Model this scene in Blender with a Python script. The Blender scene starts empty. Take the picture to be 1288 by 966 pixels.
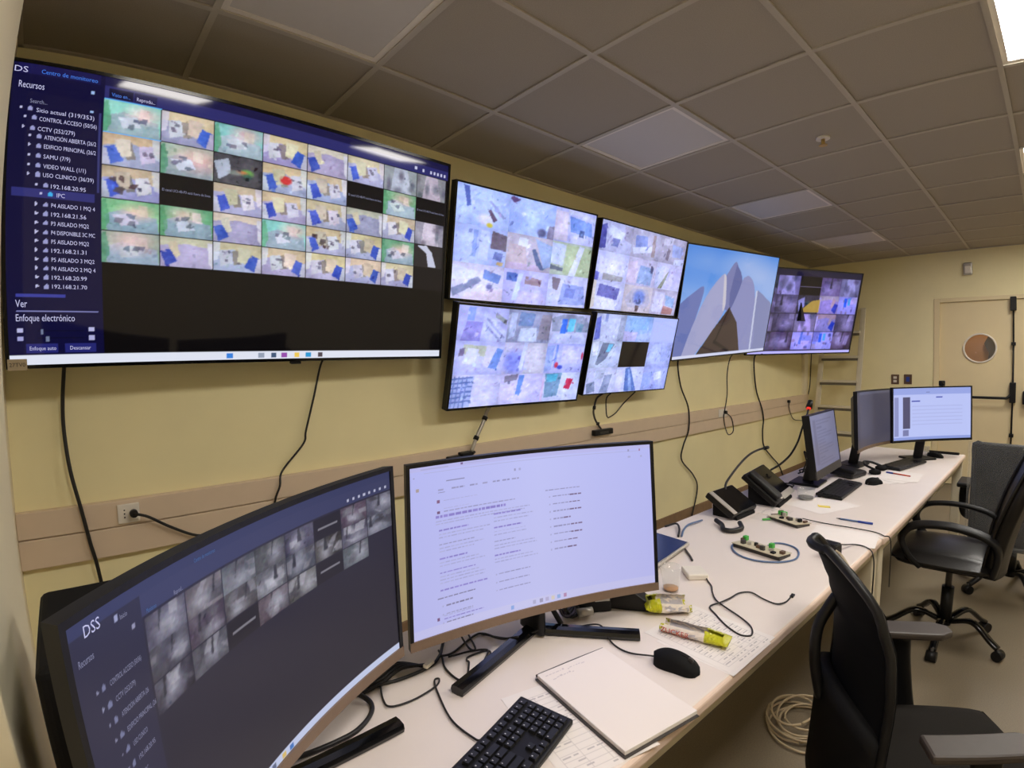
import bpy, bmesh, math, random
import numpy as np
from mathutils import Matrix, Vector

sc = bpy.context.scene
COL = sc.collection
R = math.radians
H = 2.69            # ceiling height
DZ = 0.755          # desk top height
XF = 7.74           # far wall
YB = -4.7456        # wall behind the camera

# ------------------------------------------------------------------ camera
# an ultra wide phone lens with barrel distortion
cd = bpy.data.cameras.new('camera')
cam = bpy.data.objects.new('camera', cd); COL.objects.link(cam); sc.camera = cam
right = Vector((0.74697833, -0.66464507, -0.01644068))
up = Vector((0.04253723, 0.02309953, 0.99882781))
fwd = Vector((0.66348621, 0.74680207, -0.04552701))
m = Matrix((right, up, -fwd)).transposed().to_4x4(); m.translation = (0.21787, -2.42642, 1.51006)
cam.matrix_world = m
cd.type = 'PANO'; cd.panorama_type = 'FISHEYE_LENS_POLYNOMIAL'
cd.sensor_width = 36; cd.sensor_height = 27; cd.fisheye_fov = 2.4
cd.fisheye_polynomial_k0 = 0.0
cd.fisheye_polynomial_k1 = -5.93036253e-02
cd.fisheye_polynomial_k2 = 7.29228617e-04
cd.fisheye_polynomial_k3 = 1.47894838e-05
cd.fisheye_polynomial_k4 = -7.41382419e-07
cd.clip_start = 0.01

# ------------------------------------------------------------------ world and exposure
wd = bpy.data.worlds.new('room_world'); sc.world = wd; wd.use_nodes = True
wd.node_tree.nodes['Background'].inputs[0].default_value = (0.02, 0.02, 0.02, 1)
LAMP = 29.0          # radiance of a lit ceiling panel
LAMP_COL = (1.0, 0.95, 0.88)
SCREEN = 1.0
sc.view_settings.view_transform = 'Standard'; sc.view_settings.look = 'None'
sc.view_settings.exposure = 0.0; sc.view_settings.gamma = 1.0
sc.view_settings.use_curve_mapping = False

# ------------------------------------------------------------------ materials
def s2l(c):
    c = np.asarray(c, float) / 255.0
    return np.where(c <= 0.04045, c / 12.92, ((c + 0.055) / 1.055) ** 2.4)
MATS = {}
def mat(name, col, rough=0.5, metal=0.0, var=0.0, vscale=40.0, bump=0.0, bscale=200.0, spec=0.5, trans=0.0, emit=None, es=1.0, alpha=1.0, coat=0.0):
    """procedural principled material; col in sRGB 0-255, var = noise variation of the colour"""
    if name in MATS: return MATS[name]
    mt = bpy.data.materials.new(name); mt.use_nodes = True; nt = mt.node_tree
    p = nt.nodes['Principled BSDF']; L = nt.links
    lin = s2l(col)
    tc = nt.nodes.new('ShaderNodeTexCoord')
    nz = nt.nodes.new('ShaderNodeTexNoise'); nz.inputs['Scale'].default_value = vscale; nz.inputs['Detail'].default_value = 4
    L.new(tc.outputs['Object'], nz.inputs['Vector'])
    rp = nt.nodes.new('ShaderNodeValToRGB')
    rp.color_ramp.elements[0].position = 0.3; rp.color_ramp.elements[1].position = 0.7
    rp.color_ramp.elements[0].color = (*np.clip(lin * (1 - var), 0, 1), 1); rp.color_ramp.elements[1].color = (*np.clip(lin * (1 + var), 0, 1), 1)
    L.new(nz.outputs['Fac'], rp.inputs['Fac']); L.new(rp.outputs['Color'], p.inputs['Base Color'])
    p.inputs['Roughness'].default_value = rough; p.inputs['Metallic'].default_value = metal
    p.inputs['Specular IOR Level'].default_value = spec; p.inputs['Transmission Weight'].default_value = trans
    p.inputs['Alpha'].default_value = alpha; p.inputs['Coat Weight'].default_value = coat
    if bump:
        n2 = nt.nodes.new('ShaderNodeTexNoise'); n2.inputs['Scale'].default_value = bscale; L.new(tc.outputs['Object'], n2.inputs['Vector'])
        b = nt.nodes.new('ShaderNodeBump'); b.inputs['Strength'].default_value = bump; b.inputs['Distance'].default_value = 0.002
        L.new(n2.outputs['Fac'], b.inputs['Height']); L.new(b.outputs['Normal'], p.inputs['Normal'])
    if emit is not None:
        p.inputs['Emission Color'].default_value = (*emit, 1); p.inputs['Emission Strength'].default_value = es
    MATS[name] = mt; return mt
def pic_mat(name, rough, emissive=True, spec=0.5):
    """colour taken from the flat picture stored on the mesh (a lit screen, or print on paper)"""
    if name in MATS: return MATS[name]
    mt = bpy.data.materials.new(name); mt.use_nodes = True; nt = mt.node_tree
    p = nt.nodes['Principled BSDF']; a = nt.nodes.new('ShaderNodeAttribute'); a.attribute_name = 'pic'
    p.inputs['Roughness'].default_value = rough; p.inputs['Specular IOR Level'].default_value = spec
    if emissive:
        p.inputs['Base Color'].default_value = (0.004, 0.004, 0.005, 1)
        nt.links.new(a.outputs['Color'], p.inputs['Emission Color']); p.inputs['Emission Strength'].default_value = SCREEN
        mt.cycles.emission_sampling = 'NONE'
    else:
        nt.links.new(a.outputs['Color'], p.inputs['Base Color'])
    MATS[name] = mt; return mt

M_wall = mat('wall_paint', (250, 238, 188), 0.75, var=0.03, vscale=3, bump=0.08, bscale=120)
M_wall2 = mat('wall_paint_far', (246, 234, 188), 0.75, var=0.03, vscale=3, bump=0.08, bscale=120)
M_wall3 = mat('wall_paint_cream', (244, 232, 200), 0.7, var=0.02, vscale=3)
M_tile = mat('ceiling_tile', (168, 159, 146), 0.9, var=0.08, vscale=260, bump=0.15, bscale=400)
M_rail = mat('ceiling_rail', (186, 178, 164), 0.6, var=0.02)
M_gap = mat('ceiling_void', (90, 84, 74), 0.9, var=0.05)
M_floor = mat('vinyl_floor', (126, 114, 95), 0.5, var=0.12, vscale=180)
M_base = mat('baseboard_brown', (140, 112, 84), 0.6, var=0.08, vscale=20)
M_trunk = mat('trunking_plastic', (226, 204, 178), 0.45, var=0.02, vscale=10)
M_desk = mat('desk_laminate', (236, 224, 217), 0.38, var=0.015, vscale=6)
M_edge = mat('desk_edge', (232, 208, 192), 0.4, var=0.02)
M_leg = mat('desk_leg', (206, 196, 172), 0.5, var=0.03)
M_black = mat('black_plastic', (20, 19, 20), 0.42, spec=0.3, var=0.12, vscale=60)
M_blackm = mat('black_matte', (14, 13, 14), 0.75, spec=0.2, var=0.15, vscale=90)
M_gloss = mat('black_gloss', (12, 12, 14), 0.12, var=0.05)
M_cable = mat('black_cable', (24, 21, 20), 0.5, var=0.1)
M_dgrey = mat('dark_grey', (62, 58, 56), 0.5, var=0.08)
M_chin = mat('bronze_chin', (134, 112, 94), 0.38, metal=0.35, var=0.03, vscale=80)
M_silver = mat('silver_plastic', (186, 180, 172), 0.35, metal=0.4, var=0.03)
M_alu = mat('aluminium', (226, 216, 194), 0.4, metal=0.15, var=0.05, vscale=15)
M_white = mat('white_plastic', (236, 228, 216), 0.4, var=0.02)
M_beige = mat('beige_cable', (186, 168, 138), 0.5, var=0.05)
M_paper = mat('paper', (240, 232, 228), 0.8, var=0.015, vscale=30)
M_bluec = mat('blue_grey_cable', (92, 116, 156), 0.5, var=0.05)
M_green = mat('green_terminal', (70, 176, 70), 0.4, var=0.05)
M_lime = mat('lime_wrapper', (190, 188, 30), 0.28, var=0.12, vscale=40, bump=0.3, bscale=60)
M_wrapw = mat('white_wrapper', (232, 220, 206), 0.3, var=0.05, vscale=50, bump=0.3, bscale=70)
M_wrapi = mat('wrapper_inside', (190, 184, 188), 0.3, metal=0.1, var=0.1, bump=0.3, bscale=60)
M_red = mat('red_print', (196, 60, 30), 0.5, var=0.05)
M_glass = mat('clear_glass', (244, 246, 246), 0.04, var=0.0, alpha=0.16, spec=0.8)
M_pane = mat('door_pane_glass', (240, 240, 236), 0.05, var=0.0, alpha=0.07)
M_step_shade = mat('step_shade', (108, 100, 86), 0.5, metal=0.2, var=0.05)  # dark tone painting the shade under the ladder steps
M_door = mat('door_paint', (232, 214, 172), 0.55, var=0.02, vscale=4)
M_leather = mat('black_leather', (18, 15, 14), 0.34, spec=0.4, var=0.15, vscale=30, bump=0.25, bscale=90)
M_fabric = mat('black_fabric', (28, 25, 22), 0.9, spec=0.2, var=0.3, vscale=500, bump=0.3, bscale=700)
M_mesh = mat('black_mesh_fabric', (11, 11, 12), 0.8, spec=0.15, var=0.2, vscale=300, bump=0.05, bscale=500)
M_armpad = mat('arm_pad_grey', (60, 52, 47), 0.5, var=0.06)
M_chrome = mat('chrome', (206, 202, 196), 0.15, metal=1.0, var=0.02)
M_film = mat('plastic_film', (225, 228, 232), 0.12, var=0.0, alpha=0.06, bump=0.25, bscale=9, spec=0.5)
M_key = mat('key_black', (22, 22, 23), 0.4, var=0.06)
M_keytop = mat('key_legend', (190, 190, 190), 0.6, var=0.02)
M_pcb = mat('circuit_board', (206, 196, 170), 0.5, var=0.06)
M_brown = mat('connector_brown', (98, 72, 54), 0.5, var=0.08)
M_blue = mat('pen_blue', (38, 66, 160), 0.35, var=0.04)
M_yellow = mat('note_yellow', (236, 214, 90), 0.7, var=0.03)
M_redl = mat('red_ring', (220, 40, 30), 0.4, var=0.0, emit=(1.0, 0.05, 0.03), es=0.7)
M_lit = mat('lit_diffuser', (250, 246, 236), 0.6, emit=LAMP_COL, es=LAMP)
M_unlit = mat('unlit_diffuser', (206, 200, 194), 0.5, var=0.01)
M_corr = mat('corridor_paint', (176, 128, 84), 0.7, var=0.05, vscale=3)
M_brass = mat('brass', (196, 164, 96), 0.35, metal=0.8, var=0.04)
M_coffee = mat('drink_residue', (206, 140, 60), 0.3, var=0.2, vscale=80)

# ------------------------------------------------------------------ object helpers
MW = {}
def tag(o, label=None, cat=None, group=None, kind=None):
    if label: o['label'] = label
    if cat: o['category'] = cat
    if group: o['group'] = group
    if kind: o['kind'] = kind
    return o
def thing(name, label, cat, loc=(0, 0, 0), rz=0.0, group=None, kind=None):
    o = bpy.data.objects.new(name, None); COL.objects.link(o); o.empty_display_size = 0.05
    mt = Matrix.Translation(loc) @ Matrix.Rotation(rz, 4, 'Z'); o.matrix_world = mt; MW[o] = mt
    return tag(o, label, cat, group, kind)
def link(name, me, mt, parent=None, smooth=False):
    """me holds world coordinates; they are brought into the parent's space"""
    o = bpy.data.objects.new(name, me); COL.objects.link(o)
    if mt is not None: me.materials.append(mt)
    if parent is not None:
        pm = MW[parent]; o.parent = parent; me.transform(pm.inverted()); MW[o] = pm
    else: MW[o] = Matrix.Identity(4)
    if smooth: me.shade_smooth()
    return o
def mesh(name, verts, faces, mt, parent=None, smooth=False):
    me = bpy.data.meshes.new(name); me.from_pydata([tuple(v) for v in verts], [], faces); me.update()
    return link(name, me, mt, parent, smooth)
def bm_obj(name, bm, mt, parent=None, smooth=False):
    bmesh.ops.recalc_face_normals(bm, faces=bm.faces)
    me = bpy.data.meshes.new(name); bm.to_mesh(me); bm.free()
    o = link(name, me, mt, parent, smooth); return o
def recenter(o):
    """put the origin of a one-mesh thing at its base"""
    me = o.data; n = len(me.vertices); a = np.empty(n * 3, np.float32); me.vertices.foreach_get('co', a); a = a.reshape(-1, 3)
    c = Vector(((a[:, 0].min() + a[:, 0].max()) / 2, (a[:, 1].min() + a[:, 1].max()) / 2, a[:, 2].min()))
    me.transform(Matrix.Translation(-c)); o.location = Vector(o.location) + c; MW[o] = Matrix.Translation(c); return o
def frame(loc, rz=0.0, rx=0.0, ry=0.0):
    return Matrix.Translation(loc) @ Matrix.Rotation(rz, 4, 'Z') @ Matrix.Rotation(ry, 4, 'Y') @ Matrix.Rotation(rx, 4, 'X')
def box_bm(bm, size, M=Matrix.Identity(4), bev=0.0, seg=2):
    r = bmesh.ops.create_cube(bm, size=1.0); vs = r['verts']
    bmesh.ops.scale(bm, vec=size, verts=vs)
    if bev:
        es = list({e for v in vs for e in v.link_edges})
        rb = bmesh.ops.bevel(bm, geom=es, offset=bev, segments=seg, affect='EDGES', profile=0.5)
        vs = list({v for f in rb['faces'] for v in f.verts} | {v for v in vs if v.is_valid})
    bmesh.ops.transform(bm, matrix=M, verts=vs)
def box(name, size, M, mt, parent=None, bev=0.0, seg=2):
    if not isinstance(M, Matrix): M = Matrix.Translation(M)
    bm = bmesh.new(); box_bm(bm, size, M, bev, seg); return bm_obj(name, bm, mt, parent)
def bb(name, x0, x1, y0, y1, z0, z1, mt, parent=None, bev=0.0):
    return box(name, (x1 - x0, y1 - y0, z1 - z0), ((x0 + x1) / 2, (y0 + y1) / 2, (z0 + z1) / 2), mt, parent, bev)
def cyl(name, p0, p1, r0, mt, parent=None, r1=None, seg=20, smooth=True):
    p0 = Vector(p0); p1 = Vector(p1); d = p1 - p0; r1 = r0 if r1 is None else r1
    bm = bmesh.new(); q = d.to_track_quat('Z', 'Y').to_matrix().to_4x4()
    bmesh.ops.create_cone(bm, cap_ends=True, segments=seg, radius1=r0, radius2=r1, depth=d.length, matrix=Matrix.Translation((p0 + p1) / 2) @ q)
    o = bm_obj(name, bm, mt, parent)
    if smooth:
        for f in o.data.polygons: f.use_smooth = len(f.vertices) == 4
    return o
def spline(pts, n=8):
    P = [Vector(p) for p in pts]
    if len(P) < 3: return P
    Q = [P[0] * 2 - P[1]] + P + [P[-1] * 2 - P[-2]]; out = []
    for i in range(1, len(Q) - 2):
        a, b, c, d = Q[i - 1], Q[i], Q[i + 1], Q[i + 2]
        for k in range(n):
            t = k / n
            out.append(0.5 * ((2 * b) + (c - a) * t + (2 * a - 5 * b + 4 * c - d) * t * t + (3 * b - a - 3 * c + d) * t ** 3))
    out.append(P[-1]); return out
def tube(name, pts, r, mt, parent=None, seg=8, n=8, smooth=True, flat=None, closed=False):
    """swept round (or flat = (half width, half height)) section along a smooth path"""
    P = spline(pts, n); V = []; F = []; N = len(P)
    rr = r if hasattr(r, '__len__') else None
    t0 = (P[1] - P[0]).normalized(); ref = Vector((0, 0, 1)) if abs(t0.z) < 0.9 else Vector((1, 0, 0))
    u = t0.cross(ref).normalized()
    for i, p in enumerate(P):
        t = (P[min(i + 1, N - 1)] - P[max(i - 1, 0)]).normalized()
        u = (u - t * u.dot(t)).normalized(); v = t.cross(u)
        ri = rr[min(len(rr) - 1, int(i / (N - 1) * (len(rr) - 1) + 0.5))] if rr else r
        for k in range(seg):
            a = 2 * math.pi * k / seg
            if flat: V.append(p + u * flat[0] * math.copysign(abs(math.cos(a)) ** 0.5, math.cos(a)) + v * flat[1] * math.copysign(abs(math.sin(a)) ** 0.5, math.sin(a)))
            else: V.append(p + (u * math.cos(a) + v * math.sin(a)) * ri)
    for i in range(N - 1):
        for k in range(seg):
            F.append((i * seg + k, i * seg + (k + 1) % seg, (i + 1) * seg + (k + 1) % seg, (i + 1) * seg + k))
    F.append(tuple(range(seg))[::-1]); F.append(tuple((N - 1) * seg + k for k in range(seg)))
    o = mesh(name, V, F, mt, parent, smooth)
    return o
def lathe(name, prof, M, mt, parent=None, seg=28, smooth=True):
    V = []; F = []
    for (r, z) in prof:
        for k in range(seg):
            a = 2 * math.pi * k / seg; V.append(M @ Vector((r * math.cos(a), r * math.sin(a), z)))
    for i in range(len(prof) - 1):
        for k in range(seg): F.append((i * seg + k, i * seg + (k + 1) % seg, (i + 1) * seg + (k + 1) % seg, (i + 1) * seg + k))
    F.append(tuple(range(seg))[::-1]); F.append(tuple((len(prof) - 1) * seg + k for k in range(seg)))
    return mesh(name, V, F, mt, parent, smooth)
def prism(name, poly, z0, z1, M, mt, parent=None, bev=0.0):
    bm = bmesh.new(); vs = [bm.verts.new((x, y, z0)) for x, y in poly]; f = bm.faces.new(vs)
    r = bmesh.ops.extrude_face_region(bm, geom=[f]); bmesh.ops.translate(bm, vec=(0, 0, z1 - z0), verts=[v for v in r['geom'] if isinstance(v, bmesh.types.BMVert)])
    if bev: bmesh.ops.bevel(bm, geom=list(bm.edges), offset=bev, segments=2, affect='EDGES', profile=0.5)
    bmesh.ops.transform(bm, matrix=M, verts=bm.verts); return bm_obj(name, bm, mt, parent)
def shell(name, fn, nu, nv, th, mt, parent=None):
    """curved sheet fn(u,v) with thickness th given as an offset vector function"""
    V = []; F = []
    for side in (0, 1):
        for j in range(nv + 1):
            for i in range(nu + 1):
                p = fn(i / nu, j / nv); V.append(Vector(p) + (Vector(th) if side else Vector((0, 0, 0))))
    n1 = (nu + 1) * (nv + 1); idx = lambda s, i, j: s * n1 + j * (nu + 1) + i
    for j in range(nv):
        for i in range(nu):
            F.append((idx(0, i, j), idx(0, i + 1, j), idx(0, i + 1, j + 1), idx(0, i, j + 1)))
            F.append((idx(1, i, j), idx(1, i, j + 1), idx(1, i + 1, j + 1), idx(1, i + 1, j)))
    for i in range(nu):
        F.append((idx(0, i, 0), idx(1, i, 0), idx(1, i + 1, 0), idx(0, i + 1, 0))); F.append((idx(0, i, nv), idx(0, i + 1, nv), idx(1, i + 1, nv), idx(1, i, nv)))
    for j in range(nv):
        F.append((idx(0, 0, j), idx(0, 0, j + 1), idx(1, 0, j + 1), idx(1, 0, j))); F.append((idx(0, nu, j), idx(1, nu, j), idx(1, nu, j + 1), idx(0, nu, j + 1)))
    o = mesh(name, V, F, mt, parent); o.data.shade_smooth(); return o
def copy_tree(o, parent=None, loc=None, rz=None, label=None):
    c = o.copy(); COL.objects.link(c); c.parent = parent
    if loc is not None: c.location = loc
    if rz is not None: c.rotation_euler = (0, 0, rz)
    if label: c['label'] = label
    for ch in o.children: copy_tree(ch, c)
    return c
_fonts = {}
def text_geo(s):
    if s in _fonts: return _fonts[s]
    cu = bpy.data.curves.new('t', 'FONT'); cu.body = s; cu.resolution_u = 2; cu.size = 1.0
    ob = bpy.data.objects.new('t', cu); me = bpy.data.meshes.new_from_object(ob)
    V = np.array([v.co[:2] for v in me.vertices]) if len(me.vertices) else np.zeros((0, 2)); F = [tuple(p.vertices) for p in me.polygons]
    bpy.data.meshes.remove(me); bpy.data.objects.remove(ob); bpy.data.curves.remove(cu)
    _fonts[s] = (V, F); return _fonts[s]
def text_obj(name, items, place, mt, parent):
    """items: (string, x, y, height, width or None, shear); place maps 2D to world"""
    V = []; F = []
    for s, x, y, h, w in items:
        v, f = text_geo(s)
        if not len(v): continue
        sx = h if w is None else w / (v[:, 0].max() - v[:, 0].min())
        b = len(V)
        V += [place(x + (a - v[:, 0].min()) * sx, y + c * h) for a, c in v]; F += [tuple(i + b for i in ff) for ff in f]
    return mesh(name, V, F, mt, parent)

# ------------------------------------------------------------------ the room
bb('floor', -0.12, XF + 1.6, YB - 0.12, 0.12, -0.1, 0, M_floor)['kind'] = 'structure'
bb('wall_back', -0.12, XF + 0.12, 0, 0.12, 0, H + 0.1, M_wall)['kind'] = 'structure'
bb('wall_left', -0.12, 0, YB, 0, 0, H + 0.1, M_wall3)['kind'] = 'structure'
bb('wall_front', -0.12, XF + 0.12, YB - 0.12, YB, 0, H + 0.1, M_wall3)['kind'] = 'structure'
bb('wall_pillar', 0, 0.086, -1.55, -1.0, 0, H + 0.05, M_wall3, bev=0.004)['kind'] = 'structure'
# far wall with the opening of a double door
DY0, DY1, DH = -1.42, -2.97, 2.12
bm = bmesh.new()
for (y0, y1, z0, z1) in ((DY0, 0.0, 0, H + 0.1), (YB, DY1, 0, H + 0.1), (DY1, DY0, DH, H + 0.1)):
    box_bm(bm, (0.12, y1 - y0, z1 - z0), Matrix.Translation((XF + 0.06, (y0 + y1) / 2, (z0 + z1) / 2)))
bm_obj('wall_right', bm, M_wall2)['kind'] = 'structure'
# corridor beyond the door
bm = bmesh.new()
box_bm(bm, (0.1, 3.4, 2.8), Matrix.Translation((XF + 1.5, -2.2, 1.4)))
bm_obj('wall_corridor', bm, M_corr)['kind'] = 'structure'
cl = bpy.data.lights.new('corridor_fill', 'POINT'); cl.energy = 14; cl.color = (1, 0.85, 0.66); cl.shadow_soft_size = 0.1  # unseen fill light, added to brighten the corridor wall behind the pane
clo = bpy.data.objects.new('corridor_fill', cl); clo.location = (XF + 0.8, -2.1, 2.4); COL.objects.link(clo)
bb('ceiling_corridor', XF + 0.12, XF + 1.5, -3.9, -0.5, 2.6, 2.7, M_wall3)['kind'] = 'structure'
# baseboards
bb('baseboard_back', 0.0, XF, -0.014, 0.0, 0, 0.1, M_base, bev=0.003)['kind'] = 'structure'
bb('baseboard_left', 0.0, 0.014, YB, -1.55, 0, 0.1, M_base, bev=0.003)['kind'] = 'structure'
bb('baseboard_right', XF - 0.014, XF, DY0 + 0.05, -0.014, 0, 0.1, M_base, bev=0.003)['kind'] = 'structure'

# ceiling: void above, tiles as parts, rails as parts, lights in the grid
ceil = thing('ceiling', None, None, (0, 0, H), kind='structure')
bb('slab', 0, XF, YB, 0, H + 0.05, H + 0.1, M_gap, ceil)
GY = [0.0] + [-0.5456 - 0.6 * j for j in range(8)]
GX = [0.6 * k for k in range(13)] + [XF]
lit = {(1, 4), (4, 4), (7, 4), (10, 4), }
unlit = {(1, 1), (4, 1), (7, 1), (10, 1)}
tile_me = {}
def tile_mesh(w, d):
    key = (round(w, 3), round(d, 3))
    if key not in tile_me:
        bm = bmesh.new(); box_bm(bm, (w - 0.008, d - 0.008, 0.015), Matrix.Identity(4), 0.002, 1)
        me = bpy.data.meshes.new('tile'); bm.to_mesh(me); bm.free(); me.materials.append(M_tile); tile_me[key] = me
    return tile_me[key]
for i in range(len(GX) - 1):
    for j in range(len(GY) - 1):
        if (i, j) in lit or (i, j) in unlit: continue
        w = GX[i + 1] - GX[i]; d = GY[j] - GY[j + 1]
        o = bpy.data.objects.new('tile', tile_mesh(w, d)); COL.objects.link(o); o.parent = ceil
        o.location = ((GX[i] + GX[i + 1]) / 2, (GY[j] + GY[j + 1]) / 2, 0.0135 + 0.0006 * ((i * 7 + j * 5) % 4))
for x in GX[1:-1]: bb('rail', x - 0.012, x + 0.012, YB, 0, H, H + 0.006, M_rail, ceil)
for y in GY[1:-1]: bb('rail', 0, XF, y - 0.012, y + 0.012, H - 0.0004, H + 0.0056, M_rail, ceil)
bb('edge_rail', 0, XF, -0.02, 0, H - 0.001, H + 0.006, M_rail, ceil); bb('edge_rail', XF - 0.02, XF, YB, 0, H - 0.001, H + 0.006, M_rail, ceil)
bb('edge_rail', 0, 0.02, YB, 0, H - 0.001, H + 0.006, M_rail, ceil)
names = {1: 'nearest the big television', 4: 'second from the big television', 7: 'third from the big television', 10: 'nearest the door wall'}
for (i, j) in sorted(lit | unlit):
    on = (i, j) in lit
    cx = (GX[i] + GX[i + 1]) / 2; cy = (GY[j] + GY[j + 1]) / 2
    row = 'in the row along the screen wall' if j == 1 else ('in the row above the chairs' if j == 4 else 'in the row farthest from the screens')
    t = thing('ceiling_light', ('glowing' if on else 'switched-off') + ' square ceiling light ' + row + ', ' + names[i], 'ceiling light', (cx, cy, H), group='square ceiling lights')
    bm = bmesh.new()
    for (sx, sy, w, d) in ((-0.279, 0, 0.03, 0.588), (0.279, 0, 0.03, 0.588), (0, -0.279, 0.528, 0.03), (0, 0.279, 0.528, 0.03)):
        box_bm(bm, (w, d, 0.012), Matrix.Translation((cx + sx, cy + sy, H + 0.012)))
    bm_obj('light_frame', bm, M_white, t)
    bb('diffuser', cx - 0.264, cx + 0.264, cy - 0.264, cy + 0.264, H + 0.008, H + 0.014, M_lit if on else M_unlit, t)

# wall trunking along the screen wall
tr = thing('trim_1', None, None, (0, 0, 0.8), kind='structure')
bb('back_channel', 0, 7.62, -0.02, 0, 0.795, 1.005, M_trunk, tr)
bb('upper_cover', 0, 7.62, -0.034, -0.02, 0.907, 1.005, M_trunk, tr, bev=0.003)
bb('lower_cover', 0, 7.62, -0.034, -0.02, 0.795, 0.903, M_trunk, tr, bev=0.003)
tr2 = thing('trim_2', None, None, (7.55, 0, 1.0), kind='structure')
bb('vertical_duct', 7.46, 7.6, -0.03, 0, 1.005, 2.3, M_wall3, tr2, bev=0.003)

# ------------------------------------------------------------------ screen pictures (flat print, painted with numpy)
class Canvas:
    def __init__(s, w, h, bg=(0, 0, 0)):
        s.w = w; s.h = h; s.a = np.zeros((h, w, 3)); s.a[:] = bg
        s.X, s.Y = np.meshgrid((np.arange(w) + 0.5) / w, (np.arange(h) + 0.5) / h)
    def sub(s, x0, y0, x1, y1):
        i0, i1 = int(round(x0 * s.w)), int(round(x1 * s.w)); j0, j1 = int(round(y0 * s.h)), int(round(y1 * s.h))
        return i0, j0, max(i1, i0 + 1), max(j1, j0 + 1)
    def rect(s, x0, y0, x1, y1, c, al=1.0):
        i0, j0, i1, j1 = s.sub(x0, y0, x1, y1); s.a[j0:j1, i0:i1] = s.a[j0:j1, i0:i1] * (1 - al) + np.array(c) * al
    def poly(s, pts, c, al=1.0):
        ins = np.zeros(s.X.shape, bool); n = len(pts)
        for k in range(n):
            x0, y0 = pts[k]; x1, y1 = pts[(k + 1) % n]
            if y0 == y1: continue
            cond = (s.Y >= min(y0, y1)) & (s.Y < max(y0, y1)) & (s.X < (x1 - x0) * (s.Y - y0) / (y1 - y0) + x0); ins ^= cond
        s.a[ins] = s.a[ins] * (1 - al) + np.array(c) * al
    def blob(s, cx, cy, rx, ry, c, al=1.0, soft=0.5):
        d = np.sqrt(((s.X - cx) / rx) ** 2 + ((s.Y - cy) / ry) ** 2)
        k = (np.clip((1 + soft - d) / (2 * soft + 1e-6), 0, 1) * al)[..., None]; s.a = s.a * (1 - k) + np.array(c) * k
    def paste(s, img, x0, y0, x1, y1):
        i0, j0, i1, j1 = s.sub(x0, y0, x1, y1)
        jj = ((np.arange(j1 - j0) + 0.5) / (j1 - j0) * img.shape[0]).astype(int); ii = ((np.arange(i1 - i0) + 0.5) / (i1 - i0) * img.shape[1]).astype(int)
        s.a[j0:j1, i0:i1] = img[jj][:, ii]
    def blur(s, n=1):
        for _ in range(n):
            p = np.pad(s.a, ((1, 1), (1, 1), (0, 0)), 'edge'); s.a = (p[1:-1, 1:-1] * 4 + p[:-2, 1:-1] + p[2:, 1:-1] + p[1:-1, :-2] + p[1:-1, 2:]) / 8
def texture(c, rng, amp=12.0, clutter=10, cs=(.02, .08)):
    """camera-like unevenness: clutter pieces, soft light patches, darker corners"""
    for _ in range(clutter):
        x0, y0, w, h, sh = rng.uniform(0, .95), rng.uniform(.1, .95), rng.uniform(*cs), rng.uniform(cs[0] * 1.4, cs[1] * 1.6), rng.uniform(-.05, .05)
        b = c.a[min(c.h - 1, int(y0 * c.h)), min(c.w - 1, int(x0 * c.w))]
        c.poly([(x0, y0), (x0 + w, y0 + sh), (x0 + w + sh, y0 + h), (x0 + sh, y0 + h - sh)], np.clip(b + rng.uniform(-62, 34) + rng.uniform(-10, 10, 3), 0, 255), .75)
    for n in (3, 7, 17):
        g = rng.normal(0, 1, (n, n + 2)); jj = np.linspace(0, n - 1.001, c.h); ii = np.linspace(0, n + .999, c.w)
        j0, i0 = jj.astype(int), ii.astype(int); fj, fi = (jj - j0)[:, None], (ii - i0)[None]; j1 = np.minimum(j0 + 1, n - 1); i1 = np.minimum(i0 + 1, n + 1)
        v = g[j0][:, i0] * (1 - fj) * (1 - fi) + g[j1][:, i0] * fj * (1 - fi) + g[j0][:, i1] * (1 - fj) * fi + g[j1][:, i1] * fj * fi
        c.a = c.a + (v * amp * .5)[..., None]
    d = (c.X - .5) ** 2 + (c.Y - .5) ** 2; c.a = c.a * (1.04 - .34 * d)[..., None]
def jit(rng, c, k=14): return np.clip(np.array(c, float) + rng.uniform(-k, k) + rng.uniform(-k / 2, k / 2, 3), 0, 255)
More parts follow.
